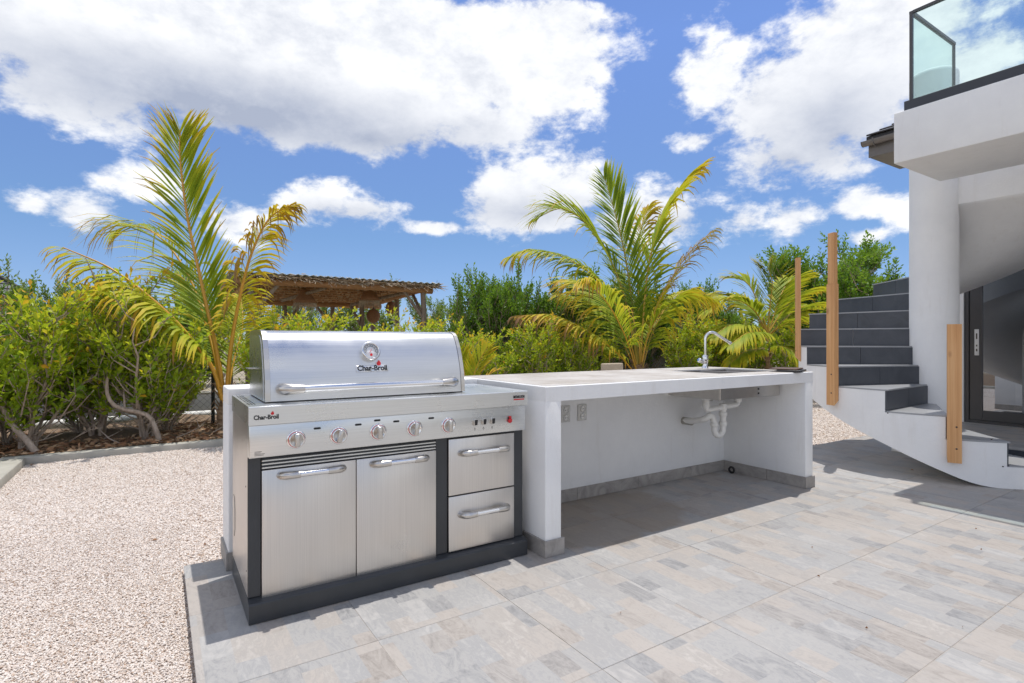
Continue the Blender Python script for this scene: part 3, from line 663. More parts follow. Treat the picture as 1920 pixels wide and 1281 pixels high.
    for (px, py) in ((416,434),(580,419),(656,402),(732,406),(872,393)):
        c = onY(400+px*.4685, 600+py*.4685, yk)
        MB().prism([(c.x+(.011 if s > 0 else -.011)+.0048*math.cos(a), c.z+.0048*math.sin(a)) for s in (1, -1) for a in np.linspace(-math.pi/2 if s > 0 else math.pi/2, math.pi/2 if s > 0 else 1.5*math.pi, 6)], 'y', yk-.001, yk+.0015).build('indicator_slot', 'black_plastic', pan)
    for x in (1.394, 1.447, 1.500):
        s = MB().bbox(x-.0105, x+.0105, yk-.010, yk+.002, .749, .783, .003).build('switch', 'cast_steel', pan)
        M = Matrix.Translation((x+.002, yk-.011, .766)) @ Matrix.Rotation(.15, 4, 'X')
        MB().bbox(-.0075, .0075, -.004, .003, -.0145, .0145, .002).xf(M).build('rocker', 'black_plastic', s)
        ic = MB().tube([(x-.004, yk-.0006, .726), (x, yk-.0006, .737), (x+.004, yk-.0006, .726)], .0008, 4); ic.box(x-.002, x+.002, yk-.0008, yk, .722, .7235); ic.build('switch_icon', 'print_grey', pan)
    f = MB().lathe([(.012, 0), (.014, .004), (.010, .010), (0, .013)], (1.612, yk, .758), (0, -1, 0), 18)
    f.lathe([(.0075, 0), (.008, .006), (0, .008)], (1.612, yk, .776), (0, -1, 0), 14); f.build('flame_lamp', 'badge_red', pan)
    MB().bbox(1.599, 1.606, yk-.004, yk+.001, .750, .778, .002, 1).build('lamp_shroud', 'black_plastic', pan)
    for k in range(4): MB().box(X0+.022, X0+.022+(.028, .024, .040, .036)[k], yk-.0007, yk+.001, .7235-k*.0052, .7252-k*.0052).build('warning_print', 'print_grey', pan)
    # side shelves / top frame: apron round the firebox
    sh = MB(); zt = .9155
    sh.prism([(Y0, .8365), (Y0, zt-.004), (Y0+.0012, zt-.0012), (Y0+.004, zt), (YB, zt), (YB, .8365)], 'x', X0-.001, X1)
    shelf = sh.build('shelf', 'brushed_steel', g)
    for k in range(3):
        for j in range(4):
            ya = 2.60+j*.125; MB().box(X0+.012+k*.011, X0+.0165+k*.011, ya, ya+.10, zt-.001, zt+.0006).build('vent_slot', 'black_plastic', shelf)
    MB().box(.402, 1.386, 2.640, 3.105, zt-.001, zt+.003).build('firebox_gap', 'black_plastic', shelf)
    # hood
    prof = [(2.630, .921), (2.632, .96), (2.638, 1.017), (2.650, 1.065), (2.664, 1.108), (2.684, 1.158), (2.706, 1.198), (2.724, 1.219), (2.744, 1.233), (2.772, 1.2405), (2.83, 1.243), (3.02, 1.243), (3.10, 1.238), (3.112, 1.225), (3.112, .921)]
    XA, XB = .418, 1.372
    hood = MB().prism(prof, 'x', XA, XB)
    n = len(prof); hood.sm = [True]*n+[False]*2
    hood = hood.build('hood', 'steel_hood', g)
    m = hood.modifiers.new('edges', 'EDGE_SPLIT'); m.split_angle = R_(35)
    for a, b in ((.395, XA-.001), (XB+.001, 1.393)):
        grow = [(y+(-.004 if y < 2.9 else .003), z+(.003 if z > 1.2 else 0)) for y, z in prof]
        e = MB().prism(grow, 'x', a, b).build('end_cap', 'cast_steel', hood)
        if a < .5:
            side = [(2.68+(y-2.68)*.90+.03, .93+(z-.93)*.93) for y, z in prof]
            MB().prism(side, 'x', a-.0025, a+.001).build('side_plate', 'steel_hood', e)
            MB().bbox(a-.03, a+.001, 2.93, 3.03, 1.055, 1.060, .001, 1).build('hinge_tab', 'cast_steel', e)
    # hood handle
    pl = onY(533, 733, 2.57); pr = onY(856, 714, 2.57); zh = (pl.z+pr.z)/2
    hb = MB().tube([(pl.x+.05, 2.565, zh), (pr.x-.05, 2.565, zh)], .0155, 18).build('handle', 'chrome', hood)
    for sx, xe in ((1, pl.x), (-1, pr.x)):
        pts = [(xe, 2.640, zh-.002), (xe+sx*.003, 2.610, zh), (xe+sx*.012, 2.578, zh), (xe+sx*.035, 2.566, zh), (xe+sx*.085, 2.565, zh)]
        MB().tube(pts, [.026, .0265, .026, .0225, .018], 14).build('handle_end', 'cast_steel', hb)
    # thermometer, standing off the sloping front
    til = R_(21); nrm = Vector((0, -math.cos(til), math.sin(til)))
    c = onY(693.8, 660, 2.668)
    ga = MB().lathe([(.044, -.012), (.048, .004), (.048, .016), (.043, .022), (.039, .022), (.037, .012)], c, nrm, 36, cap=False).build('thermometer', 'chrome', hood)
    MB().lathe([(.0385, .009), (.0385, .011), (0, .0112)], c, nrm, 32).build('dial', 'dial_white', ga)
    Mg = Matrix.Translation(c+nrm*.0125) @ Matrix.Rotation(math.pi/2-til, 4, 'X')      # local XY = dial plane
    arc = [(.024*math.cos(a), .024*math.sin(a)+.002, 0) for a in np.linspace(-.3, math.pi+.3, 22)]
    MB().tube(arc, .0008, 4).xf(Mg).build('scale_arc', 'print_grey', ga)
    tk = MB()
    for a in np.linspace(-.3, math.pi+.3, 9): tk.tube([(.027*math.cos(a), .027*math.sin(a)+.002, 0), (.032*math.cos(a), .032*math.sin(a)+.002, 0)], .0009, 4)
    tk.xf(Mg).build('scale_marks', 'print_grey', ga)
    MB().prism([(-.0126, -.0145), (.001, .0005), (.0085, .0155), (-.001, .0015)], 'z', .0005, .0014).xf(Mg).build('needle', 'badge_red', ga)
    fl = MB(); flame(fl, 0, 0, .017, 0); Mf = Matrix.Translation(c+nrm*.0125) @ Matrix.Rotation(-til, 4, 'X') @ Matrix.Translation((0, -.002, -.018))
    fl.xf(Mf).build('dial_flame', 'badge_red', ga)
    # badges
    def badge(parent, body, cx, y, cz, width, tilt, bold, plate, squeeze=1., mat='badge_black', flame_at=None, height=None):
        me = text_mesh(body, .05, bold, .0012, squeeze)
        xs = [v.co.x for v in me.vertices]; ys = [v.co.y for v in me.vertices]; k = width/(max(xs)-min(xs)); ky = k if height is None else height/(max(ys)-min(ys))
        me.transform(Matrix.Translation((-(max(xs)+min(xs))/2, -(max(ys)+min(ys))/2, 0))); me.transform(Matrix.Diagonal((k, ky, 1, 1)))
        hh = (max(ys)-min(ys))*ky
        M = Matrix.Translation((cx, y, cz)) @ Matrix.Rotation(math.pi/2-tilt, 4, 'X')
        me2 = me.copy(); me.transform(Matrix.Translation((0, 0, .0045 if plate else .001))); me.transform(M); o = link('badge_lettering', me, mat, parent)
        if plate:
            p = MB(); w = width/2
            p.bbox(-w-.006, -.008, -hh/2-.005, hh/2-.001, .0, .004, .002); p.bbox(-.0065, w+.006, -hh/2-.004, hh/2+.001, .0002, .0042, .002)
            p.xf(M).build('badge_plate', 'badge_silver', o)
        if flame_at is not None:
            fx, fz, s = flame_at
            Mf = Matrix.Translation((cx, y, cz)) @ Matrix.Rotation(-tilt, 4, 'X')
            if plate: a = MB(); flame(a, fx, fz, s*1.25, -.0045); a.xf(Mf).build('badge_flame_rim', 'badge_silver', o)
            b = MB(); flame(b, fx, fz, s, -.0062 if plate else -.002); b.xf(Mf).build('badge_flame', 'badge_red', o)
    t2 = R_(17); c = onY(698.5, 690.5, 2.642)
    badge(hood, 'Char-Broil', c.x, 2.6425+(c.z-1.035)*.26, c.z, .150, t2, .0014, True, flame_at=(.034, .026, .030), height=.028)
    c = onY(400+212*.4685, 600+387*.4685, Y0)
    badge(shelf, 'Char-Broil', c.x, Y0-.0005, c.z-.002, .098, 0, .0016, False, flame_at=(.024, .016, .017), height=.020)
    c = onY(400+1223*.4685, 600+310*.4685, Y0)
    badge(shelf, 'MEDALLION', c.x, Y0-.0005, c.z+.004, .072, 0, .0002, False, .7, mat='print_grey', height=.016)
    r = MB().box(c.x-.034, c.x+.034, Y0-.0012, Y0+.001, c.z-.014, c.z-.0075).build('badge_stripe', 'badge_red', shelf)
    return g
build_grill()

# ------------------------------------------------------------------ spiral stair, column, house
AX, AY = 6.666, 2.353; RAD = 1.226; RISE = .1904
TH = [-5.5, 15.2, 34, 54, 75.5, 97.5, 120, 143, 166, 189, 212, 235, 258, 281, 304, 327, 350]   # TH[k-1]: angle of riser k
def polar(th, r):
    s, c = math.sin(R_(th)), math.cos(R_(th))
    return AX+r*(-CS*s-CF*c), AY+r*(CF*s-CS*c)
def nose(th):                         # height of the nosing line
    for k in range(len(TH)-1):
        if th <= TH[k+1] or k == len(TH)-2: return RISE*(k+1+(th-TH[k])/(TH[k+1]-TH[k]))
def under(th):                        # smooth soffit curve, running out flat at the floor
    u = nose(th)-.478; return .5*(u+math.sqrt(u*u+.0049))-.014
def build_stair():
    st = thing('spiral_staircase', 'white concrete spiral staircase with dark slate treads winding round the column', 'staircase', (AX, AY, 0))
    b = MB(); ri, ro = .15, RAD; SUB = 7; last = 15
    for k in range(1, last+1):
        a0, a1 = TH[k-1], TH[k]; zt = RISE*k-.013; zp = RISE*(k-1)-.013
        for j in range(SUB):
            ta, tb = a0+(a1-a0)*j/SUB, a0+(a1-a0)*(j+1)/SUB
            A, B, C, D = polar(ta, ri), polar(ta, ro), polar(tb, ro), polar(tb, ri); za, zb = under(ta), under(tb)
            b.add([(*A, zt), (*B, zt), (*C, zt), (*D, zt)], [(0, 1, 2, 3)])
            b.add([(*B, za), (*C, zb), (*C, zt), (*B, zt)], [(0, 1, 2, 3)])
            b.add([(*A, za), (*D, zb), (*D, zt), (*A, zt)], [(0, 1, 2, 3)])
            b.add([(*A, za), (*B, za), (*C, zb), (*D, zb)], [(0, 1, 2, 3)], True)
        A, B = polar(a0, ri), polar(a0, ro); z0 = max(zp, under(a0))
        b.add([(*A, zp if k > 1 else -.03), (*B, zp if k > 1 else -.03), (*B, zt), (*A, zt)], [(0, 1, 2, 3)])
    A, B = polar(TH[last], ri), polar(TH[last], ro); b.add([(*A, under(TH[last])), (*B, under(TH[last])), (*B, RISE*last-.013), (*A, RISE*last-.013)], [(0, 1, 2, 3)])
    o = b.build('flight', 'white_render', st, fix=False)
    bm = bmesh.new(); bm.from_mesh(o.data); bmesh.ops.remove_doubles(bm, verts=bm.verts, dist=.0005); bmesh.ops.recalc_face_normals(bm, faces=bm.faces); bm.to_mesh(o.data); bm.free()
    for k in range(1, last+1):
        a0, a1 = TH[k-1], TH[k]; zt = RISE*k
        # riser: two tiles side by side
        for (r0, r1) in ((.20, .70), (.704, RAD-.002)):
            A, B = Vector((*polar(a0, r0), 0)), Vector((*polar(a0, r1), 0)); nrm = Vector((-(B-A).y, (B-A).x, 0)).normalized()
            if nrm.dot(Vector((*polar(a0-10, .7), 0))-A) < 0: nrm = -nrm
            zb = RISE*(k-1)+.001
            m = MB(); vs = [A, B, B+nrm*.011, A+nrm*.011]
            m.add([(v.x, v.y, zb) for v in vs]+[(v.x, v.y, zt-.0135) for v in vs], [(0,1,2,3),(4,5,6,7),(0,1,5,4),(1,2,6,5),(2,3,7,6),(3,0,4,7)])
            m.build('riser_tile', 'slate_tile', st)
        # tread: slab with a nosing just over the riser
        m = MB(); seg = 6; ri2, ro2 = .19, RAD+.003
        ang = [a0-1.0+(a1-a0+1.0-.62)*j/seg for j in range(seg+1)]
        T = [(*polar(a, ri2), zt) for a in ang]+[(*polar(a, ro2), zt) for a in ang]
        n = seg+1; vs = T+[(x, y, z-.0128) for x, y, z in T]
        fs = [(j, j+1, n+j+1, n+j) for j in range(seg)]+[(2*n+j, 2*n+j+1, 3*n+j+1, 3*n+j) for j in range(seg)]
        fs += [(n+j, n+j+1, 3*n+j+1, 3*n+j) for j in range(seg)]+[(j, j+1, 2*n+j+1, 2*n+j) for j in range(seg)]+[(0, n, 3*n, 2*n), (seg, n+seg, 3*n+seg, 2*n+seg)]
        m.add(vs, fs).build('tread', 'tread_tile', st)
    # small fixing holes left in the stringer
    for th, dz in ((16.5, .13), (9, .10), (53, .24), (20, .34)):
        x, y = polar(th, RAD); d = Vector((x-AX, y-AY, 0)).normalized()
        MB().lathe([(.006, -.002), (.006, .0012), (0, .0012)], (x, y, under(th)+dz+.05), d, 8).build('fixing_hole', 'screw', st)
    # column
    c = thing('column', 'tall round white column in the centre of the spiral stairs', 'column', (AX, AY, 0))
    MB().lathe([(.205, 0), (.205, 3.885), (.200, 3.912), (.185, 3.925), (0, 3.927)], (AX, AY, 0), n=48).build('shaft', 'white_render', c)
    MB().lathe([(.212, 0), (.212, .012)], (AX, AY, 3.20), n=48).build('joint_band', 'white_render', c)
    # three timber studs screwed to the outer face
    def stud(px_l, px_r, y_top, y_bot, th, lab, w=.088, t=.044, lean=0., two=None, chamfer=False):
        x, y = polar(th, RAD+t/2+.002); d = Vector((x-AX, y-AY, 0)).normalized(); base = Vector((x, y, 0))
        dep = CF*x+CS*y
        z0 = H+(640.5-y_bot)*dep/FPX; z1 = H+(640.5-y_top)*dep/FPX
        s = thing('timber_stud', lab, 'timber post', (x, y, z0), 'temporary timber posts screwed to the stair')
        M = Matrix.Translation((x, y, 0)) @ Matrix.Rotation(lean, 4, 'Y') @ Matrix.Rotation(math.atan2(d.y, d.x), 4, 'Z')
        def piece(za, zb, w, t, off=0., cut=True):
            m = MB(); c = .05 if cut else 0
            pr = [(-t/2+off, za+c), (t/2+off, za), (t/2+off, zb), (-t/2+off, zb)] if not chamfer else [(-t/2+off, za), (t/2+off, za+.055), (t/2+off, zb), (-t/2+off, zb)]
            m.prism(pr, 'y', -w/2, w/2)
            m.v = [tuple(Vector(v)-Vector((0, 0, (za+zb)/2))) for v in m.v]
            o = m.build('post' if za == z0 else 'upper_post', 'pine_timber', s); o.matrix_parent_inverse = Matrix.Identity(4)
            o.matrix_basis = Matrix.Translation((-x, -y, -z0)) @ M @ Matrix.Translation((0, 0, (za+zb)/2))
            bv = o.modifiers.new('bevel', 'BEVEL'); bv.width = .003; bv.segments = 2
            return o
        if two: piece(z0, two, w, t); piece(two+.0005, z1, w*.74, .046, -.001, False)
        else: piece(z0, z1, w, t)
        for zz in (z0+.12, z0+.30):
            p = M @ Vector((t/2+.0005, .012, zz)); MB().lathe([(.007, -.002), (.007, .002), (0, .003)], p, d, 10).build('screw_head', 'screw', s)
    stud(1775, 1797, 608, 868, 31.5, 'short timber post on the lowest visible stair flight, beside the glass door', w=.094)
    x, y = polar(76, RAD); dep = CF*x+CS*y
    stud(1556, 1578, 437, 760, 76, 'tallest timber post, made of two lengths set end to end', w=.094, t=.05, two=H+(640.5-533)*dep/FPX)
    stud(1485, 1503, 484, 678, 108, 'timber post with its foot cut on a slant at the far side of the stair', w=.075, t=.045, chamfer=True)
build_stair()

def build_house():
    h = thing('house', 'white modern house with dark framed glass door, roof eave and raised landing', 'house', (8.4, 0, 0))
    XW = 8.40; F = .1904
    # raised porch: body with dark riser face and pale tiles
    MB().box(6.70, XW, -7, 2.75, -.1, F-.012).build('porch', 'white_render', h)
    MB().box(6.688, 6.6995, -7, 2.17, .0, F-.013).build('porch_riser', 'slate_tile', h)
    for i in range(3):
        for j in range(9):
            xa = 6.685+i*.572; ya = 2.75-(j+1)*.60
            MB().bbox(xa+.002, min(xa+.57, XW-.001), ya+.002, ya+.598, F-.0115, F, .002, 1).build('porch_tile', 'floor_tile', h)
    # ground-floor wall with the door opening
    y1, yd0, yd1, zd, zt = 2.96, -1.6, 2.655, 2.45, 3.62
    w = MB(); w.box(XW, XW+.25, yd1, y1, 0, zt); w.box(XW, XW+.25, -7, yd0, 0, zt); w.box(XW+.0005, XW+.2495, yd0, yd1, zd, zt-.0005); w.box(XW, XW+.25, yd0, yd1, 0, F-.002)
    w.box(XW+.25, 14, y1-.25, y1, 0, zt); w.build('wall', 'white_render', h)
    rm = MB(); rm.add([(XW+.26, -6.9, F), (13, -6.9, F), (13, y1-.3, F), (XW+.26, y1-.3, F), (XW+.26, -6.9, 2.9), (13, -6.9, 2.9), (13, y1-.3, 2.9), (XW+.26, y1-.3, 2.9)], [(0,1,2,3), (4,5,6,7), (1,2,6,5), (2,3,7,6), (0,1,5,4)])
    rm.build('room', 'cream_render', h)
    # sliding door: outer frame, leaf frame, pane
    d = MB(); X = XW+.02
    d.box(X, X+.10, yd1-.045, yd1-.001, F, zd-.001); d.box(X, X+.10, yd0+.001, yd0+.045, F, zd-.001); d.box(X, X+.10, yd0+.045, yd1-.045, zd-.05, zd-.001); d.box(X, X+.10, yd0+.045, yd1-.045, F, F+.035)
    d.build('door_frame', 'frame_dark', h)
    L = MB(); a, b = 1.30, yd1-.050; z0, z1 = F+.037, zd-.052
    L.bbox(X+.012, X+.06, b-.125, b, z0, z1, .003, 1); L.bbox(X+.012, X+.06, a, a+.125, z0, z1, .003, 1); L.bbox(X+.013, X+.059, a+.125, b-.125, z0, z0+.12, .003, 1); L.bbox(X+.013, X+.059, a+.125, b-.125, z1-.12, z1, .003, 1)
    lf = L.build('door', 'frame_dark', h)
    MB().box(X+.030, X+.042, a+.124, b-.124, z0+.119, z1-.119).build('pane', 'mirror_glass', lf)
    MB().bbox(X+.004, X+.0135, b-.095, b-.050, 1.02, 1.34, .004).build('lock_plate', 'far_white', lf)
    for zz, hh in ((1.07, .03), (1.13, .02), (1.22, .07)): MB().box(X+.0028, X+.005, b-.080, b-.066, zz, zz+hh).build('key_slot', 'screw', lf)
    L = MB(); L.box(X+.062, X+.098, yd0+.045, a+.12, F+.037, F+.15); L.box(X+.062, X+.098, a+.0, a+.11, F+.15, zd-.052); L.box(X+.062, X+.098, yd0+.045, yd0+.16, F+.15, zd-.052)
    l2 = L.build('door', 'frame_dark', h); MB().box(X+.075, X+.085, yd0+.16, a, F+.15, zd-.06).build('pane', 'mirror_glass', l2)
    # landing slab at the head of the stairs and its dark coping
    zb, zt2 = 2.718, 3.148; XL, XR, YE = 5.306, 6.262, 2.162
    MB().bbox(XL, XR, -7, YE, zb, zt2, .006).build('landing', 'white_render', h)
    MB().box(XR, XW+.2, -7, 1.25, 2.86, 3.10).build('upper_floor', 'white_render', h)
    MB().bbox(XL+.015, XL+.20, -7, YE-.07, zt2+.0005, zt2+.083, .004, 1).build('coping', 'coping_dark', h)
    MB().bbox(XL+.201, XR, YE-.20, YE-.071, zt2+.0005, zt2+.080, .004, 1).build('coping', 'coping_dark', h)
    # glass balustrade: two panes meeting at the corner
    zg0, zg1 = zt2+.084, 3.985; yg = YE-.115
    MB().box(XL+.045, XR-.012, yg-.006, yg+.006, zg0, zg1-.022).build('balustrade_pane', 'clear_glass', h)
    MB().box(XL+.040, XL+.052, -1.4, yg-.012, zg0, zg1-.022).build('balustrade_pane', 'clear_glass', h)
    r = MB(); r.box(XL+.036, XR-.008, yg-.014, yg+.014, zg1-.022, zg1); r.build('top_rail', 'frame_dark', h)
    MB().box(XL+.032, XL+.060, -1.4, yg-.0145, zg1-.022, zg1).build('top_rail', 'frame_dark', h)
    MB().box(XL+.034, XL+.060, yg-.010, yg+.012, zg0, zg1-.0225).build('corner_post', 'frame_dark', h)
    MB().box(XR-.028, XR-.008, yg-.010, yg+.010, zg0, zg1-.0225).build('end_post', 'frame_dark', h)
    # main roof: eave with gutter and flat tiles
    ex, ez, ey, sl = 7.76, 3.80, 3.50, .42
    roof = MB(); run = 4.2
    roof.prism([(ex+.05, ez+.02), (ex+.05, ez+.075), (ex+run, ez+.075+run*sl), (ex+run, ez+.02+run*sl)], 'y', -7, ey)
    rf = roof.build('roof', 'roof_dark', h)
    MB().bbox(ex+.06, ex+.085, -7, ey-.02, ez-.20, ez+.018, .003, 1).build('fascia', 'gutter_grey', rf)
    MB().box(ex+.085, XW+.3, -7, ey-.03, ez-.20, ez-.185).build('soffit', 'gutter_grey', rf)
    MB().box(XW, XW+.25, -7, y1, zt, ez-.20).build('upper_wall', 'white_render', h)
    gp = [(ex-.055+.055*math.cos(a)+.05, ez-.005+.060*math.sin(a)) for a in np.linspace(math.pi, 2*math.pi, 9)]
    outer = gp+[(x*1+(.004 if x > ex else -.004)*0, z+.004) for x, z in gp[::-1]]
    g = MB(); inner = [(ex-.005+.050*math.cos(a), ez-.003+.054*math.sin(a)) for a in np.linspace(2*math.pi, math.pi, 9)]
    g.prism(gp+inner, 'y', -7, ey+.02); g.build('gutter', 'gutter_grey', rf)
    MB().prism(gp, 'y', ey+.012, ey+.022).build('gutter_end', 'gutter_grey', rf)
    MB().tube([(ex-.058, ey-.12, ez+.01), (ex-.055, ey-.12, ez-.04), (ex-.02, ey-.12, ez-.072), (ex+.03, ey-.12, ez-.07), (ex+.06, ey-.12, ez-.03)], .008, 6).build('gutter_bracket', 'gutter_grey', rf)
    nr, ncol = 9, 18
    tl = MB().bbox(0, .40, 0, .345, 0, .022, .006, 1).mesh('roof_tile')
    for i in range(nr):
        for j in range(ncol):
            o = link('roof_tile', tl, 'roof_dark', rf); x = ex+.02+i*.36
            o.matrix_basis = Matrix.Translation((x, ey-.005-(j+1)*.35, ez+.085+(x-ex-.05)*sl)) @ Matrix.Rotation(-math.atan(sl)+.045, 4, 'Y')
build_house()

# ------------------------------------------------------------------ planting
def leaf_mesh(name, pos, dirs, length, width, tint, mat, parent, fold=.25):
    """many small pointed leaves as one mesh: numpy arrays of base, direction, length, width"""
    n = len(pos); dirs = dirs/np.linalg.norm(dirs, axis=1, keepdims=True)
    ref = rng.normal(size=(n, 3)); ref[:, 2] += 1.2
    side = np.cross(dirs, ref); side /= np.linalg.norm(side, axis=1, keepdims=True)+1e-9
    nor = np.cross(side, dirs)
    L = length[:, None]; W = width[:, None]
    v = np.empty((n, 4, 3)); v[:, 0] = pos
    v[:, 1] = pos+dirs*L*.55+side*W*.5+nor*W*fold; v[:, 2] = pos+dirs*L; v[:, 3] = pos+dirs*L*.55-side*W*.5+nor*W*fold
    me = bpy.data.meshes.new(name); me.vertices.add(n*4); me.vertices.foreach_set('co', v.reshape(-1))
    idx = np.arange(n*4).reshape(n, 4); tri = np.concatenate([idx[:, [0, 1, 2]], idx[:, [0, 2, 3]]], 1).reshape(-1)
    me.loops.add(n*6); me.loops.foreach_set('vertex_index', tri.astype(np.int32))
    me.polygons.add(n*2); me.polygons.foreach_set('loop_start', np.arange(0, n*6, 3, dtype=np.int32))
    at = me.attributes.new('tint', 'FLOAT', 'POINT'); at.data.foreach_set('value', np.repeat(tint, 4).astype(np.float32))
    me.update(calc_edges=True); me.validate()
    return link(name, me, mat, parent)
def make_shrub(name, label, cat, seed, height, spread, stems, branches, shoots, per_shoot, leaf_len, mat, group, bare=.25, upright=.6, young=.5):
    global rng
    rng = np.random.default_rng(seed); r = rng
    t = thing(name, label, cat, (0, 0, 0), group)
    st = MB(); P_, D_, Ls, T_ = [], [], [], []
    for s in range(stems):
        a = 2*math.pi*(s+r.random()*.8)/stems; lean = spread*(.35+.65*r.random())
        pts = [np.array([.06*math.cos(a), .06*math.sin(a), -.05])]; hh = height*(.62+.25*r.random()); n = 7
        wob = r.normal(size=(n, 3))*.035*height/1.8
        for i in range(1, n+1):
            f = i/n; pts.append(np.array([math.cos(a)*lean*f**1.15, math.sin(a)*lean*f**1.15, hh*f])+np.cumsum(wob, 0)[i-1])
        r0 = .026*height/1.9*(.7+.5*r.random())
        st.tube(pts, [r0*(1-.75*i/n) for i in range(n+1)], 6)
        for b in range(branches):
            f = bare+(1-bare)*(b+r.random())/branches; k = min(int(f*n), n-1); p0 = pts[k]+(pts[k+1]-pts[k])*(f*n-k)
            ba = a+r.normal()*1.5; bl = height*(.14+.20*r.random())*(1.25-.6*f)
            bd = np.array([math.cos(ba), math.sin(ba), .45+.6*r.random()]); bd /= np.linalg.norm(bd)
            p1 = p0+bd*bl*.55+r.normal(size=3)*.02; p2 = p0+bd*bl+np.array([0, 0, bl*.25])
            st.tube([p0, p1, p2], [r0*.5*(1-.4*f), r0*.38*(1-.4*f), r0*.2], 5, cap=False)
            for q in range(shoots):
                g = .35+.65*r.random(); o = p0+(p2-p0)*g
                sd = np.array([r.normal()*.5, r.normal()*.5, upright+.5*r.random()])+bd*.5; sd /= np.linalg.norm(sd)
                sl = height*(.09+.10*r.random())
                m = per_shoot; tt = (np.arange(m)+r.random(m))/m
                ph = np.arange(m)*2.4+r.random()*6
                u = np.cross(sd, [.3, .2, .9]); u /= np.linalg.norm(u); w = np.cross(sd, u)
                rad = u[None]*np.cos(ph)[:, None]+w[None]*np.sin(ph)[:, None]
                P_.append(o+sd*sl*tt[:, None]); D_.append(rad*(1.0-.45*tt[:, None])+sd*(.35+.9*tt[:, None])+r.normal(size=(m, 3))*.22)
                Ls.append(leaf_len*(.65+.6*r.random(m))*(1-.25*tt)); yt = young*(p2[2]/height)
                T_.append(np.clip(.22+.30*tt*yt*2+r.normal()*.13+r.normal(size=m)*.10+(r.random(m) > .985)*.6+.12*yt, 0, 1))
                st.tube([o, o+sd*sl*.9], [.0045, .002], 3, cap=False)
    pos = np.concatenate(P_); d = np.concatenate(D_); ln = np.concatenate(Ls); ti = np.concatenate(T_)
    st.build('stems', 'bark', t, fix=False)
    leaf_mesh('foliage', pos, d, ln, ln*.47, ti, mat, t)
    return t
SHRUB_LABEL = 'leafy green shrub with pale twisting stems growing along the kerb'
HEDGE_LABEL = 'dense upright dark green hedge bush growing behind the wire fence'
def place(protos, spots, used, label=None):
    for i, (x, y, s, rz, k) in enumerate(spots):
        p = protos[k % len(protos)]
        if p.name not in used: o = p; used.add(p.name)
        else: o = copy_tree(p)
        if label: o['label'] = label(x)
        o.location = (x, y, .0); o.rotation_euler = (0, 0, rz); o.scale = (s, s, s*(1+.06*math.sin(i*2.1)))
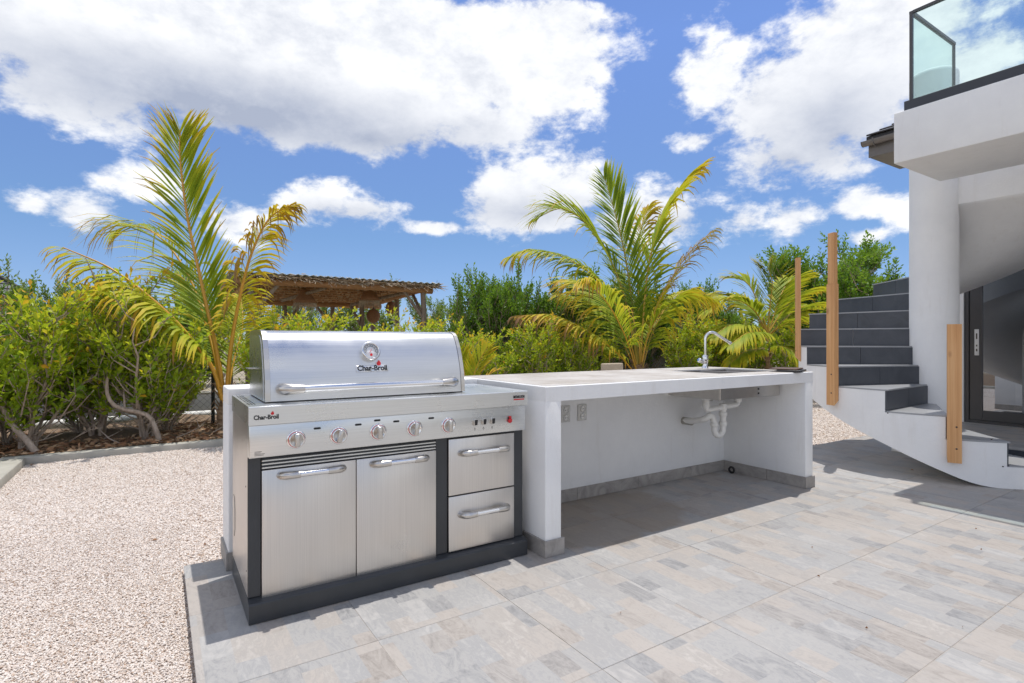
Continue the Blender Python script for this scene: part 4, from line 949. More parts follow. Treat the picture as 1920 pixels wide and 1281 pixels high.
def build_shrubs():
    used = set()
    A = [make_shrub('kerb_shrub', SHRUB_LABEL, 'shrub', 11+q, 1.80, .62+.1*q, 6+q % 2, 12, 5, 9, .105, 'shrub_leaf', 'shrubs along the kerb', .10, .45, 1.0) for q in range(4)]
    spots = []
    xs = [-3.3, -2.5, -1.85, -1.2, -.62, -.12, 1.45, 2.0, 2.75, 3.4, 4.15, 4.8, 5.5, 6.2, 7.0, 9.6, 10.4, 11.4]
    for i, x in enumerate(xs):
        s = .98 if x < .2 else (.60 if x < 1.0 else .80)
        if x > 4: s = .78
        spots.append((x, 7.95+.26*math.sin(i*1.9), s*(.94+.1*((i*7) % 5)/5), i*1.37, i))
    spots += [(-1.45, 8.35, .60, 1.0, 1), (-.75, 8.4, .58, 2.2, 2), (.1, 8.4, .55, .4, 3), (-2.1, 8.4, .62, 3.1, 0)]
    for k, (px_, d_) in enumerate(((1300, 13.0), (1345, 12.2), (1395, 13.2), (1475, 12.6), (1525, 13.6))):
        p_ = P(px_, 640, d_); spots.append((p_.x, p_.y, .92, k*1.9, k))
    place(A, spots, used, lambda x: 'leafy yellow green shrub with pale stems ' + ('between kerb corner and yellowing palm' if x < .5 else 'along the kerb between the two coconut palms' if x < 7.5 else 'beyond the full green palm'))
    B = [make_shrub('hedge_bush', HEDGE_LABEL, 'hedge bush', 31+q, 2.35, .60, 8, 15, 6, 17, .085, 'hedge_leaf', 'hedge bushes behind the fence', .10, 1.3, .6) for q in range(3)]
    hs = []
    for i in range(9): hs.append((-6.4+i*.84, 11.35+.25*math.sin(i*2.3), .83+.06*math.sin(i*1.7), i*.9, i))           # behind the left shrubs
    for i in range(12): hs.append((6.05+i*.70, 10.3+.3*math.sin(i*1.3), 1.07+.05*math.sin(i*2.9), i*1.1+.4, i))        # right of the arbour
    for i in range(6): hs.append((14.2+i*1.0, 10.3+.4*math.sin(i*1.3), .85, i*1.1+.4, i))
    place(B, hs, used, lambda x: 'dense upright dark green hedge bush ' + ('behind the wire fence, left of the thatched arbour' if x < 2 else 'behind the wire fence, beside the right arbour post' if x < 14 else 'far along the fence beyond the small bright palm'))
    # looser pale trees seen through and behind the arbour and along the horizon
    C = [make_shrub('garden_tree', 'loose pale green tree standing beyond the thatched arbour', 'tree', 61+q, 3.1, 1.1, 5, 12, 6, 14, .12, 'pale_leaf', 'pale trees beyond the arbour', .30, .7, .5) for q in range(2)]
    cs = []
    for i in range(20): cs.append((-9+i*1.75, 19.5+1.2*math.sin(i*1.7), .93+.10*math.sin(i*2.3), i*1.3, i))
    for i in range(9): cs.append((20+i*1.9, 15.5-.5*i+1.2*math.sin(i*1.7), .84+.08*math.sin(i*2.3), i*1.3, i))
    place(C, cs, used, lambda x: 'loose pale green tree ' + ('standing far beyond the thatched arbour' if x < 19.5 else 'standing far beyond the garden wall and staircase'))
    # broad tree behind the stair
    t = make_shrub('shade_tree', 'round dark green tree rising behind the timber posts', 'tree', 77, 3.9, 1.35, 9, 18, 9, 18, .13, 'hedge_leaf', None, .3, .6, .7)
    p = P(1545, 640, 14.0); t.location = (p.x, p.y, -.1); t.scale = (.98, .98, .92)
    t2 = copy_tree(t); t2['label'] = 'lower dark green bush half hidden by the stair steps'; p = P(1630, 640, 15.5); t2.location = (p.x, p.y, -.1); t2.scale = (.8, .8, .74); t2.rotation_euler = (0, 0, 2)
    # bare fallen twigs at the kerb
build_shrubs()

def build_frond(parent, pts, leaflet, n=46, tint0=.1, tint1=.6, dry=.1, droop=.5, seed=0, stem_tint=.45, stem_r=.016, start=.16, width=.030, facing=None, ragged=.15):
    """pts: midrib points from crown to tip; leaflets taper, fold and hang; tint runs green -> yellow -> dry to the tips"""
    r = np.random.default_rng(seed); mid = spline(pts, 30); m = MB()
    m.tube(mid, [stem_r*(1-.85*i/30)+.0015 for i in range(31)], 6, cap=False, tint=[stem_tint+.2*i/30*r.random() for i in range(31)])
    fr = m.build('frond', 'frond_stem', parent, fix=False)
    lv = MB(); up = Vector((0, 0, 1)); n = int(n*1.22)
    for i in range(n):
        f = start+(1-start)*(i+.5*r.random())/n; k = min(int(f*30), 29); p = mid[k].lerp(mid[k+1], f*30-k); tan = (mid[k+1]-mid[max(k-1, 0)]).normalized()
        sd = tan.cross(up); sd = sd.normalized() if sd.length > .15 else tan.cross(Vector(facing or (CF, CS, 0))).normalized()
        if facing is not None:
            sd = tan.cross(Vector(facing)).normalized()
        for sg in (1, -1):
            if r.random() < ragged*(.3+f): continue
            L = leaflet*(.50+.75*math.sin(math.pi*min(1, (f-start)/(1-start)*.82+.15)))*(.85+.25*r.random())*(1.0 if f < .9 else .8)
            ang = R_(48-20*f)+r.normal()*.06
            d = (tan*math.cos(ang)+sd*sg*math.sin(ang)+Vector((0, 0, .10)))
            d.normalize(); seg = 5; q = Vector(p); W = width*(.75+.4*r.random()); vs = []; ts = []
            wv = d.cross(up); wv = (wv if wv.length > .1 else tan).normalized()*.5+tan*.5; wv.normalize()
            age = tint0+(tint1-tint0)*f+r.normal()*.06; kink = r.random() < dry*(.4+f); kp = 1+int(r.random()*3)
            dd = Vector(d)
            for s in range(seg+1):
                u = s/seg; w = W*(.35+1.3*u if u < .35 else 1.0-.92*((u-.35)/.65)**1.4)*.5
                vs += [q-wv*w, q+wv*w]; tv = age+(.30+.25*dry)*max(0, u-.45)/.55+(.35*u if kink else 0); ts += [min(1, max(0, tv))]*2
                dd = (dd+Vector((0, 0, -droop*(.10+.30*u)*(1.0+(2.2 if kink and s >= kp else 0))))+Vector(r.normal(size=3)*.018)).normalized()
                q = q+dd*L/seg
            lv.add(vs, [(2*s, 2*s+1, 2*s+3, 2*s+2) for s in range(seg)], True, ts)
    lv.build('leaflets', 'palm_leaf', fr, fix=False)
    return fr
def palm(name, label, base, trunk_h, trunk_r, fronds, cat='palm'):
    t = thing(name, label, cat, base)
    b = Vector(base); pr = [(b+Vector((.015*math.sin(i*1.3), .01*math.cos(i), trunk_h*i/8)), trunk_r*(1.25-.5*i/8)*(1+.08*(i % 2))) for i in range(9)]
    MB().tube([p for p, _ in pr], [q for _, q in pr], 12).build('trunk', 'palm_bark', t, fix=False)
    fb = MB(); r = np.random.default_rng(5)
    for i in range(26):
        a = r.random()*6.28; z = trunk_h*(.3+.75*r.random()); p = b+Vector((math.cos(a)*trunk_r, math.sin(a)*trunk_r, z))
        fb.tube([p, p+Vector((math.cos(a)*.05, math.sin(a)*.05, .08)), p+Vector((math.cos(a)*(.07+.06*r.random()), math.sin(a)*.1, -.03+.12*r.random()))], [.012, .008, .002], 4, cap=False)
    fb.build('fibre', 'palm_bark', t, fix=False)
    for k, f in enumerate(fronds): build_frond(t, **f, seed=100+k+int(abs(base[0])*10))
    return t
def PX(d0, *pts):                       # midrib through photo pixels; third entry = metres nearer (-) or farther (+) than the trunk
    return [P(x, y, d0+z) for x, y, z in pts]
def build_palms():
    d = 7.1; b = P(421, 640, d); b.z = .0
    F = lambda *p: PX(d, *p)
    palm('coconut_palm', 'yellowing coconut palm with orange midribs behind the grill', b, .55, .075, [
        dict(pts=F((421,750,0),(404,650,0),(380,540,.05),(352,410,.1),(338,300,.1),(338,243,.05)), leaflet=.70, n=66, tint0=.16, tint1=.38, dry=.22, droop=.22, facing=(CF, CS, .1), stem_tint=.58, start=.24, width=.052, stem_r=.032),
        dict(pts=F((420,760,-.05),(398,690,-.2),(350,625,-.4),(290,565,-.55),(210,505,-.65),(118,464,-.7)), leaflet=.66, n=66, tint0=.28, tint1=.52, dry=.2, droop=2.0, stem_tint=.55, start=.22, width=.050, stem_r=.030),
        dict(pts=F((419,755,.1),(395,640,.3),(355,520,.5),(300,445,.6),(250,424,.6),(206,436,.6)), leaflet=.80, n=60, tint0=.14, tint1=.44, dry=.3, droop=.95, stem_tint=.4, start=.16, width=.050, stem_r=.02),
        dict(pts=F((424,755,0),(432,660,-.1),(447,570,-.2),(470,480,-.3),(505,410,-.4),(553,381,-.5)), leaflet=.42, n=72, tint0=.30, tint1=.70, dry=.4, droop=1.5, stem_tint=.58, start=.26, width=.044, stem_r=.028),
        dict(pts=F((421,750,.1),(410,660,.5),(385,580,.9),(340,520,1.2),(300,510,1.4)), leaflet=.74, n=54, tint0=.10, tint1=.4, dry=.2, droop=.7, stem_tint=.35, width=.046),
        dict(pts=F((424,750,.1),(440,670,.4),(455,610,.7),(452,560,1.0)), leaflet=.56, n=44, tint0=.2, tint1=.5, dry=.2, droop=1.0, stem_tint=.45, width=.044),
        ])
    d = 10.5; b2 = P(1197, 640, d); b2.z = .0
    F = lambda *p: PX(d, *p)
    palm('coconut_palm', 'full green coconut palm with browned frond tips behind the counter', b2, .75, .11, [
        dict(pts=F((1196,690,0),(1182,600,.2),(1150,500,.4),(1105,425,.5),(1055,392,.5),(1008,408,.4)), leaflet=.98, n=64, tint0=.04, tint1=.28, dry=.12, droop=.6, stem_tint=.2, width=.058, stem_r=.028),
        dict(pts=F((1197,690,.1),(1188,590,.3),(1172,480,.6),(1152,395,.8),(1132,330,.9)), leaflet=.80, n=60, tint0=.0, tint1=.16, dry=.05, droop=.25, stem_tint=.15, width=.056, facing=(.9, .1, .1), stem_r=.026),
        dict(pts=F((1200,690,0),(1206,600,.1),(1216,500,.2),(1238,420,.2),(1270,360,.2),(1312,315,.1)), leaflet=.80, n=64, tint0=.08, tint1=.5, dry=.22, droop=.75, stem_tint=.3, width=.054, stem_r=.026),
        dict(pts=F((1199,690,.2),(1198,590,.5),(1196,500,.8),(1202,430,1.0),(1215,388,1.1)), leaflet=.62, n=46, tint0=.2, tint1=.62, dry=.4, droop=.9, stem_tint=.4, width=.052),
        dict(pts=F((1202,690,0),(1222,600,.0),(1255,530,.0),(1292,475,.1),(1334,434,.2)), leaflet=.62, n=50, tint0=.42, tint1=.98, dry=.8, droop=.7, stem_tint=.7, width=.024, ragged=.3),
        dict(pts=F((1195,690,0),(1165,590,-.1),(1115,520,-.2),(1060,484,-.3),(1000,470,-.35),(952,482,-.4)), leaflet=.66, n=60, tint0=.08, tint1=.38, dry=.25, droop=1.1, stem_tint=.4, width=.052),
        dict(pts=F((1195,700,-.1),(1172,630,-.5),(1140,570,-.9),(1105,535,-1.2),(1082,530,-1.4)), leaflet=.78, n=52, tint0=.20, tint1=.46, dry=.3, droop=.9, stem_tint=.4, width=.050),
        dict(pts=F((1194,705,0),(1155,660,-.3),(1100,620,-.5),(1035,592,-.7),(968,592,-.8)), leaflet=.62, n=54, tint0=.22, tint1=.70, dry=.4, droop=1.3, stem_tint=.45, width=.050),
        dict(pts=F((1200,700,0),(1212,640,-.2),(1240,585,-.4),(1285,556,-.5),(1342,560,-.6)), leaflet=.68, n=54, tint0=.14, tint1=.42, dry=.3, droop=1.5, stem_tint=.35, width=.052),
        dict(pts=F((1194,700,.2),(1160,630,.5),(1110,570,.9),(1050,550,1.2)), leaflet=.70, n=46, tint0=.08, tint1=.4, dry=.2, droop=1.0, stem_tint=.3, width=.052),
        dict(pts=F((1202,700,.2),(1225,620,.6),(1262,560,1.0),(1300,540,1.3)), leaflet=.62, n=42, tint0=.15, tint1=.55, dry=.3, droop=1.0, stem_tint=.3, width=.052)])
    d = 11.2; b3 = P(1440, 640, d); b3.z = .0
    F = lambda *p: PX(d, *p)
    kw = dict(tint0=.26, tint1=.36, dry=.04, stem_tint=.3, width=.070, ragged=.02)
    palm('areca_palm', 'small bright green palm with broad leaflets beside the staircase', b3, .95, .05, [
        dict(pts=F((1440,620,0),(1444,570,0),(1448,530,.05),(1440,503,.1)), leaflet=0.57, n=32, droop=.25, facing=(CF, CS, 0), **kw),
        dict(pts=F((1438,622,0),(1412,580,-.2),(1372,562,-.3),(1316,588,-.4)), leaflet=0.55, n=37, droop=.6, **kw),
        dict(pts=F((1438,630,0),(1405,612,-.4),(1370,610,-.7),(1335,632,-.9)), leaflet=0.51, n=35, droop=.9, **kw),
        dict(pts=F((1442,622,0),(1470,580,.1),(1500,552,.2),(1535,545,.3)), leaflet=0.53, n=35, droop=.6, **kw),
        dict(pts=F((1442,628,0),(1475,605,-.3),(1510,598,-.5),(1548,615,-.7)), leaflet=0.51, n=35, droop=.9, **kw),
        dict(pts=F((1440,625,.1),(1420,565,.3),(1400,530,.5),(1368,520,.7)), leaflet=0.53, n=32, droop=.5, **kw),
        dict(pts=F((1441,625,.1),(1462,560,.3),(1478,530,.5),(1500,520,.6)), leaflet=0.53, n=32, droop=.5, **kw),
        dict(pts=F((1440,630,.1),(1415,590,.5),(1385,560,.8),(1340,550,1.0)), leaflet=.55, n=34, droop=.6, **kw),
        dict(pts=F((1441,630,.1),(1470,600,.5),(1505,575,.8),(1560,570,1.0)), leaflet=.55, n=34, droop=.6, **kw),
        dict(pts=F((1440,640,-.1),(1425,625,-.6),(1400,625,-1.0),(1365,650,-1.3)), leaflet=.50, n=32, droop=1.0, **kw),
        dict(pts=F((1440,660,-.1),(1420,655,-.4),(1395,660,-.6),(1372,680,-.8)), leaflet=0.46, n=30, droop=1.1, **kw),
        dict(pts=F((1441,660,-.1),(1460,650,-.4),(1480,655,-.6),(1500,672,-.8)), leaflet=0.46, n=30, droop=1.1, **kw)])
    # seedling palms with wide pleated blades
    d = 7.7; b4 = P(884, 640, d); b4.z = .0
    kw = dict(tint0=.34, tint1=.50, dry=.02, stem_tint=.4, width=.055, ragged=0., stem_r=.010)
    F = lambda *p: PX(d, *p)
    palm('palm_seedling', 'small yellow green palm seedling peeping over the back of the counter', b4, .15, .03, [
        dict(pts=F((882,800,0),(884,730,0),(893,690,0),(915,648,0)), leaflet=.26, n=15, droop=.15, facing=(CF, CS, .1), start=.42, **kw),
        dict(pts=F((881,800,0),(876,730,.1),(869,690,.1),(864,655,.1)), leaflet=.24, n=14, droop=.15, facing=(CF, CS, .1), start=.42, **kw),
        dict(pts=F((884,800,0),(898,735,-.1),(915,705,-.1),(940,690,-.2)), leaflet=.20, n=12, droop=.4, tint0=.55, tint1=.8, dry=.2, stem_tint=.6, width=.04, ragged=.1, stem_r=.008)])
build_palms()

def build_litter():
    r = np.random.default_rng(3)
    def litter(name, label, x0, x1, y0, y1, z, n, L, mat, bunch=1.):
        global rng; rng = r
        pos = np.stack([r.uniform(x0, x1, n), r.uniform(y0, y1, n)**1., np.full(n, z)+r.uniform(0, .035, n)], 1)
        a = r.uniform(0, 6.28, n); d = np.stack([np.cos(a), np.sin(a), r.normal(size=n)*.18], 1)
        ln = r.uniform(.5, 1.3, n)*L; o = leaf_mesh(name, pos, d, ln, ln*r.uniform(.15, .5, n), r.random(n), mat, None)
        return tag(o, label, 'leaf litter', kind='stuff')
    litter('leaf_litter', 'brown fallen leaves and straw covering the planting bed', -5, 12, 7.36, 8.9, .02, 16000, .085, 'dry_leaf')
    # single dead leaves and chips lying on the gravel and tiles
    def fallen(label, spots, z):
        for k, (px, py, s) in enumerate(spots):
            p = onZ(px, py, z); m = MB(); a = k*1.7
            c, sn = math.cos(a)*s, math.sin(a)*s
            m.add([(p.x-c, p.y-sn, z+.004), (p.x-sn*.4, p.y+c*.4, z+.012), (p.x+c, p.y+sn, z+.006), (p.x+sn*.4, p.y-c*.4, z+.010), (p.x, p.y, z+.003)], [(0, 1, 4), (1, 2, 4), (2, 3, 4), (3, 0, 4)], False, .3)
            tag(m.build('fallen_leaf', 'dry_leaf'), label, 'fallen leaf', 'dry leaves fallen on ' + ('gravel' if z < -.01 else 'tiles'))
    fallen('small curled brown dead leaf lying on the pale gravel', [(290,1014,.022),(97,985,.014),(361,939,.016),(375,969,.016),(15,928,.012),(46,902,.010),(384,1022,.014),(85,901,.010),(60,872,.03)], -.036)
    fallen('tiny dark dried leaf scrap lying on the patio tiles', [(1523,1028,.007),(1535,1082,.008),(1805,1178,.006),(1625,1180,.006),(1334,997,.006),(1830,993,.006),(1164,1151,.007),(1840,1032,.006),(1710,882,.022)], .0005)
    # wind-blown twigs between the shrubs
    for k in range(16):
        x = -1.3+.28*k+.2*r.random(); y = 7.5+.7*r.random(); m = MB(); p = [np.array([x, y, .02])]; a = r.uniform(0, 6.28)
        for i in range(4): p.append(p[-1]+np.array([math.cos(a)*.16, math.sin(a)*.16, .03+.06*r.random()])); a += r.normal()*.35
        m.tube(p, [.010, .008, .006, .004, .002], 5); m.tube([p[2], p[2]+np.array([math.cos(a+1)*.2, math.sin(a+1)*.2, .16])], [.005, .002], 4)
        tag(m.build('fallen_twig', 'bark'), 'dry bent twig lying in the planting bed between the shrubs', 'twig', 'dry twigs in the planting bed')
    # two leaning bare trunks at the kerb end
    for (pts, rr, lab) in (([(-1.02, 7.42, -.05), (-1.15, 7.50, .16), (-1.32, 7.60, .40), (-1.50, 7.75, .95), (-1.56, 7.9, 1.45)], .036, 'leaning bare grey trunk rising from the kerb corner'),
                           ([(.02, 7.55, -.05), (-.03, 7.58, .16), (-.12, 7.62, .34), (-.42, 7.66, .46), (-.50, 7.72, .72), (-.40, 7.80, 1.25), (-.46, 7.82, 1.7)], .032, 'sharply bent pale trunk growing behind the kerb')):
        t = thing('bare_trunk', lab, 'trunk', pts[0]); m = MB(); q = spline(pts, 18); m.tube(q, [rr*(1-.62*i/18) for i in range(19)], 8); m.build('trunk', 'bark', t, fix=False)
        m = MB(); rr2 = np.random.default_rng(int(abs(pts[0][0])*100))
        for k in (8, 11, 14, 16, 18):
            a = rr2.uniform(0, 6.28); b0 = q[k]; b1 = b0+Vector((math.cos(a)*.18, math.sin(a)*.12, .2)); m.tube([b0, b1, b1+Vector((math.cos(a)*.1, math.sin(a)*.1, .22))], [.014, .010, .004], 5, cap=False)
        m.build('branches', 'bark', t, fix=False)
build_litter()

# ------------------------------------------------------------------ fence, neighbour's garden, arbour, far houses
def build_fence():
    f = thing('wire_fence', 'dark chain link fence on thin posts behind the planting bed', 'fence', (3, 8.72, 0))
    Y = 8.72; x0, x1, h = -4.2, 14.0, 1.25; s = .062
    m = MB(); n = int((x1-x0+h)/(s*1.4142))
    for k in range(n+1):
        for sg in (1, -1):
            a = x0-h+k*s*1.4142 if sg > 0 else x0+k*s*1.4142
            xa, xb = a, a+h*sg; za, zb = .04, .04+h
            if sg > 0:
                if xa < x0: za += x0-xa; xa = x0
                if xb > x1: zb -= xb-x1; xb = x1
            else:
                if xa > x1: za += xa-x1; xa = x1
                if xb < x0: zb -= x0-xb; xb = x0
            if zb-za > .02: m.tube([(xa, Y+.002*sg, za), (xb, Y+.002*sg, zb)], .0016, 3, cap=False)
    tag(m.build('wire_mesh', 'fence_wire', f, fix=False), kind='stuff')
    x = x0
    while x <= x1:
        MB().tube([(x, Y+.03, -.1), (x, Y+.03, 1.34)], .024, 10).build('post', 'fence_wire', f); x += 2.42
    for z in (.05, .65, 1.28): MB().tube([(x0, Y+.004, z), (x1, Y+.004, z)], .0025, 4).build('tension_wire', 'fence_wire', f)
    # neighbour's low wall and the pale pole lying before it
    w = thing('low_wall', 'low grey rendered wall seen through the fence', 'wall', (0, 10.6, 0))
    MB().bbox(-6.5, 2.9, 10.5, 10.66, -.12, .315, .01).build('wall_body', 'grey_concrete', w); MB().bbox(-6.51, 2.91, 10.48, 10.68, .3155, .34, .006).build('wall_cap', 'concrete', w)
    m = MB().tube([(-4.0, 9.68, .05), (-1, 9.72, .055), (1.6, 9.85, .05)], [.065, .06, .055], 12)
    tag(m.build('wooden_pole', 'far_white'), 'long whitewashed pole lying on the ground behind the fence', 'pole')
build_fence()

def build_arbour():
    a = thing('thatched_arbour', 'rustic open timber arbour with thatch under a corrugated roof', 'arbour', (3.2, 13, 0))
    XL, XR, YF, YK = 1.36, 5.12, 11.4, 15.0; zf, zk = 2.36, 2.20
    r = np.random.default_rng(8)
    def post(x, y, z, rr=.062, nm='post'):
        q = [(x+r.normal()*.012, y+r.normal()*.012, z*i/5-.1*(i == 0)) for i in range(6)]; MB().tube(q, [rr*(1.08-.03*i) for i in range(6)], 10).build(nm, 'weathered_wood', a)
    for x, y in ((XL+.10, YF+.08), (XR-.08, YF+.08), (XL+.1, YK-.1), (2.7, YK-.1), (3.9, YK-.1), (XR-.1, YK-.1), (XR-.08, 13.2), (4.3, 13.6)):
        post(x, y, zf+(zk-zf)*(y-YF)/(YK-YF)-.03)
    MB().tube([(XL-.15, YF+.08, zf-.01), (3.2, YF+.07, zf+.015), (XR+.12, YF+.08, zf-.01)], .078, 10).build('front_beam', 'brown_beam', a)
    MB().tube([(XL-.15, YK-.1, zk-.03), (XR+.12, YK-.1, zk-.03)], .07, 10).build('back_beam', 'brown_beam', a)
    for x in (XL+.1, XR-.08): MB().tube([(x, YF-.1, zf+.02), (x, YK+.1, zk+.02)], .06, 8).build('side_beam', 'brown_beam', a)
    for (p0, p1) in (((XL+.12, YF+.08, 1.70), (XL+.62, YF+.09, zf-.04)), ((XR-.10, YF+.08, 1.72), (XR-.56, YF+.09, zf-.04)), ((XR-.08, YF+.1, 1.75), (XR-.08, YF+.75, zf-.03)), ((2.3, 13, zk-.1), (2.9, YF+.2, zf-.06)), ((3.9, 13.2, zk-.12), (4.7, YF+.3, zf-.06)), ((3.9, YK-.1, 1.6), (3.5, YK-.1, 2.1)), ((2.7, YK-.1, 1.6), (3.05, YK-.1, 2.1)), ((4.3, 13.6, 1.5), (4.0, 13.6, 2.1))):
        MB().tube([p0, p1], .038, 8).build('brace', 'weathered_wood', a)
    # rows of thatch hung on poles under the sheet roof
    n = 9
    for i in range(n):
        y = YF+.18+i*(YK-YF-.3)/(n-1); z = zf+(zk-zf)*(y-YF)/(YK-YF)+.045
        po = MB().tube([(XL-.1, y, z), (3.2, y, z-.02), (XR+.1, y, z)], .03, 7).build('batten', 'brown_beam', a)
        m = MB(); k = 90
        for j in range(k):
            x = XL-.12+(XR-XL+.24)*(j+r.random())/k; L = .05+.07*r.random()
            m.add([(x-.022, y-.01, z+.03), (x+.022, y-.01, z+.03), (x+.012+r.normal()*.015, y+.12, z-L*.6), (x-.012+r.normal()*.015, y+.12, z-L*.6)], [(0, 1, 2, 3)])
        m.build('thatch_fringe', 'thatch', po, fix=False)
    th = MB(); th.prism([(YF-.12, zf+.075), (YK+.1, zk+.075), (YK+.1, zk+.10), (YF-.12, zf+.10)], 'x', XL-.2, XR+.22); th.build('thatch_layer', 'thatch', a)
    m = MB()
    for j in range(460):                                     # ragged straw ends along the front edge
        x = XL-.25+(XR-XL+.5)*r.random(); y = YF-.10+.05*r.normal(); z = zf+.085+.03*r.normal(); d = Vector((r.normal()*.9, -.5-.5*r.random(), -.30+.25*r.normal())).normalized()
        L = .07+.16*r.random(); m.tube([(x, y+.12, z+.01), (x+d.x*L, y+d.y*L, z+d.z*L)], [.009, .004], 4, cap=False)
    m.build('straw_edge', 'straw', a, fix=False)
    # corrugated sheets
    m = MB(); nx = 120; xs = np.linspace(XL-.26, XR+.27, nx+1)
    for (y0, z0, y1, z1) in ((YF-.20, zf+.135, YK+.2, zk+.135),):
        vs = [(x, y0, z0+.014*math.sin(i*math.pi/2)) for i, x in enumerate(xs)]+[(x, y1, z1+.014*math.sin(i*math.pi/2)) for i, x in enumerate(xs)]
        m.add(vs, [(i, i+1, nx+2+i, nx+1+i) for i in range(nx)], True)
    o = m.build('corrugated_sheet', 'corrugated_zinc', a); sd = o.modifiers.new('thickness', 'SOLIDIFY'); sd.thickness = .006
    # hanging lamps
    def lamp(px, py, y, lab, kind):
        c = onY(px, py, y); t = thing('hanging_lamp', lab, 'lamp', c, 'wicker lamps hung in the arbour')
        top = zf-.02
        MB().tube([c+Vector((0, 0, .1)), (c.x, c.y, top)], .006, 5).build('cord', 'black_plastic', t)
        if kind == 'bell':
            MB().lathe([(.10, .19), (.13, .10), (.20, -.02), (.235, -.10), (.225, -.10), (.19, -.02), (.09, .17)], c, n=20).build('shade', 'wicker', t)
            m = MB()
            for k in range(70):
                a_ = 6.28*k/70; m.tube([(c.x+.22*math.cos(a_), c.y+.22*math.sin(a_), c.z-.08), (c.x+(.24+.03*r.random())*math.cos(a_), c.y+.25*math.sin(a_), c.z-.22-.07*r.random())], [.007, .003], 3, cap=False)
            m.build('grass_skirt', 'straw', t, fix=False)
        else:
            MB().lathe([(.03, .17), (.11, .14), (.16, .06), (.17, -.02), (.15, -.11), (.09, -.165), (.02, -.18)], c, n=20).build('shade', 'wicker', t)
    lamp(572, 560, 12.3, 'bell-shaped wicker lamp with grass skirt nearest the left arbour post', 'bell')
    lamp(693, 556, 12.2, 'bell-shaped wicker lamp with grass skirt in the middle of the arbour', 'bell')
    lamp(700, 592, 13.6, 'round brown wicker ball lamp hanging low in the arbour', 'ball')
    lamp(735, 577, 14.2, 'round wicker ball lamp hanging close to the right arbour posts', 'ball')
build_arbour()

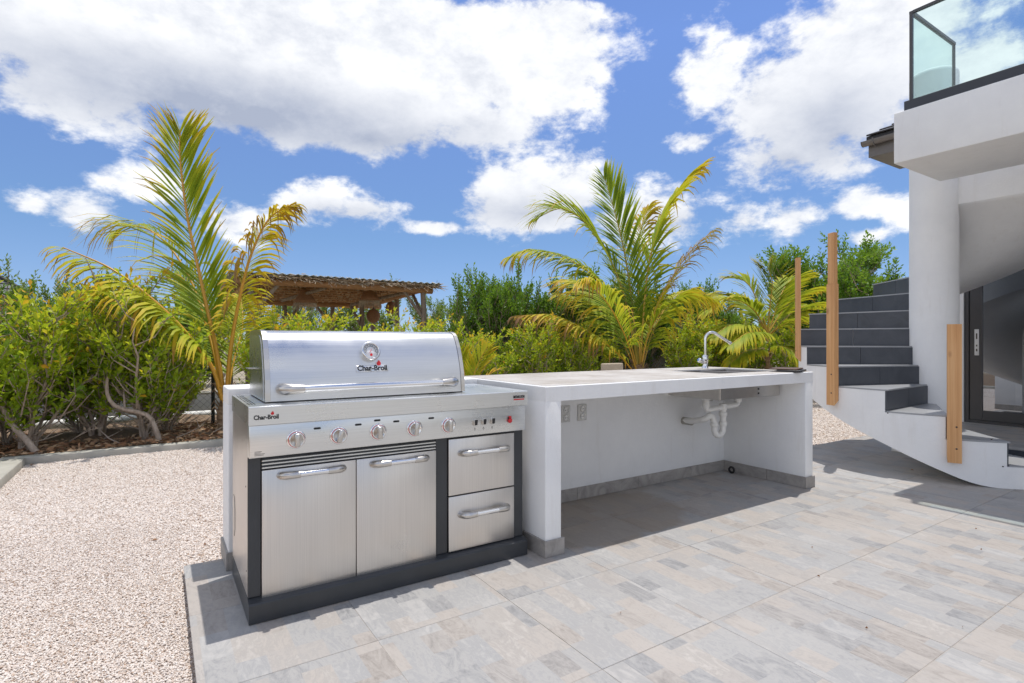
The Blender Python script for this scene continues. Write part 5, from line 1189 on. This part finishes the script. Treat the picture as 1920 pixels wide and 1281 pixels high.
def build_far():
    # tiled house on the far left
    h = thing('neighbour_house', 'far house with grey tiled hip roof and orange upper wall', 'house', P(-60, 640, 20))
    c = P(52, 553, 20.0); ez = c.z; cx, cy = c.x, c.y
    def cw(x, d): return Vector((CS*x+CF*d, -CF*x+CS*d, 0))
    ux = cw(-.70, -.714); uy = cw(-.714, .70)      # along the front (leftwards) and away
    C0 = Vector((cx, cy, 0))
    def q(a, b, z): p = C0+ux*a+uy*b; return (p.x, p.y, z)
    W, D, rise = 9.0, 7.0, 2.9
    m = MB(); o = .0
    m.add([q(-.05, -.05, ez), q(W, -.05, ez), q(W, D, ez), q(-.05, D, ez), q(3.5, D/2, ez+rise), q(W-3.5, D/2, ez+rise)], [(0, 1, 5, 4), (1, 2, 5), (2, 3, 4, 5), (3, 0, 4)])
    rf = m.build('roof', 'roof_grey', h)
    t = MB()
    for k in range(1, 15):                                    # courses of tiles stand proud of the slope
        f = k/15; za = ez+rise*f+.02; t.tube([q(-.05+3.55*f, -.05+(D/2+.05)*f, za), q(W-3.5*f, -.05+(D/2+.05)*f, za)], .03, 5, cap=False)
    t.build('tile_courses', 'roof_grey', rf, fix=False)
    t = MB().tube([q(-.07, -.07, ez+.03), q(3.5, D/2, ez+rise+.03)], .06, 6); t.build('hip_ridge', 'roof_dark', rf)
    def wallbox(z0, z1, ins, nm, mt):
        m = MB(); P4 = [q(ins, ins, 0), q(W-ins, ins, 0), q(W-ins, D-ins, 0), q(ins, D-ins, 0)]
        m.add([(x, y, z0) for x, y, _ in P4]+[(x, y, z1) for x, y, _ in P4], [(i, (i+1) % 4, 4+(i+1) % 4, 4+i) for i in range(4)]); m.build(nm, mt, h)
    wallbox(ez-.60, ez-.002, .45, 'orange_wall', 'orange_render'); wallbox(-.12, ez-.601, .44, 'white_wall', 'far_white')
    m = MB(); m.add([q(-.05, -.05, ez-.08), q(W, -.05, ez-.08), q(W, -.05, ez-.001), q(-.05, -.05, ez-.001)], [(0, 1, 2, 3)]); m.build('eave_board', 'roof_dark', h)
    # grey garden wall with pierced blocks and the plain house behind it
    d = 14.5; A = P(1120, 640, d); B = P(1330, 640, d)
    g = thing('garden_wall', 'grey rendered garden wall with pierced blocks behind the coconut palm', 'wall', ((A.x+B.x)/2, (A.y+B.y)/2, -.1))
    u = (B-A).normalized(); w = Vector((-u.y, u.x, 0)); zt = P(1200, 604, d).z; Lw = (B-A).length
    M = Matrix(((u.x, w.x, 0, A.x), (u.y, w.y, 0, A.y), (0, 0, 1, 0), (0, 0, 0, 1)))
    x_hole = (P(1283, 640, d)-A).length; sz = .155
    zb = P(1290, 645, d).z; nz = 4; nxh = 3
    MB().box(0, x_hole, 0, .15, -.12, zt).xf(M).build('wall_body', 'grey_concrete', g)
    MB().box(x_hole+nxh*sz, Lw, 0, .15, -.12, zt).xf(M).build('wall_body', 'grey_concrete', g)
    MB().box(x_hole, x_hole+nxh*sz, 0, .15, -.12, zb).xf(M).build('wall_body', 'grey_concrete', g)
    for i in range(nxh):
        for j in range(nz):
            x0 = x_hole+i*sz; z0 = zb+j*sz; m = MB(); t_ = .022
            m.box(x0, x0+sz, .01, .13, z0, z0+t_); m.box(x0, x0+sz, .01, .13, z0+sz-t_, z0+sz-.001); m.box(x0, x0+t_, .01, .13, z0+t_, z0+sz-t_); m.box(x0+sz-t_, x0+sz-.001, .01, .13, z0+t_, z0+sz-t_); m.box(x0+t_, x0+sz-t_, .02, .12, z0+sz*.46, z0+sz*.56)
            m.xf(M).build('pierced_block', 'concrete', g)
    d = 19; A = P(1165, 640, d); B = P(1300, 640, d); u = (B-A).normalized(); w = Vector((-u.y, u.x, 0)); Lw = (B-A).length; zt = P(1200, 563, d).z
    M = Matrix(((u.x, w.x, 0, A.x), (u.y, w.y, 0, A.y), (0, 0, 1, 0), (0, 0, 0, 1)))
    s = thing('garden_house', 'plain cream flat-roofed building beyond the grey garden wall', 'building', A)
    MB().box(0, Lw, 0, 4, -.12, zt-.10).xf(M).build('wall', 'cream_render', s); MB().box(-.15, Lw+.15, -.15, 4.15, zt-.099, zt).xf(M).build('roof_slab', 'cream_render', s)
    wn = MB().box(.75, 1.45, -.02, .03, 1.45, 2.15).xf(M).build('window', 'frame_dark', s); MB().box(.80, 1.40, -.03, -.0205, 1.50, 2.10).xf(M).build('pane', 'mirror_glass', wn)
    # squat block peeping over the back of the counter
    c = onZ(1151, 686, .90); b = thing('stone_block', 'beige stone block standing on the gravel behind the counter', 'block', (c.x, 4.6, -.05))
    p0 = onY(1135, 682, 4.6); p1 = onY(1169, 682, 4.6)
    MB().bbox(p0.x, p1.x, 4.6, 4.68, -.06, p0.z, .012).build('block_body', 'beige_block', b); MB().bbox(p0.x-.02, p1.x+.02, 4.58, 4.70, -.06, .02, .006).build('block_foot', 'beige_block', b)
build_far()
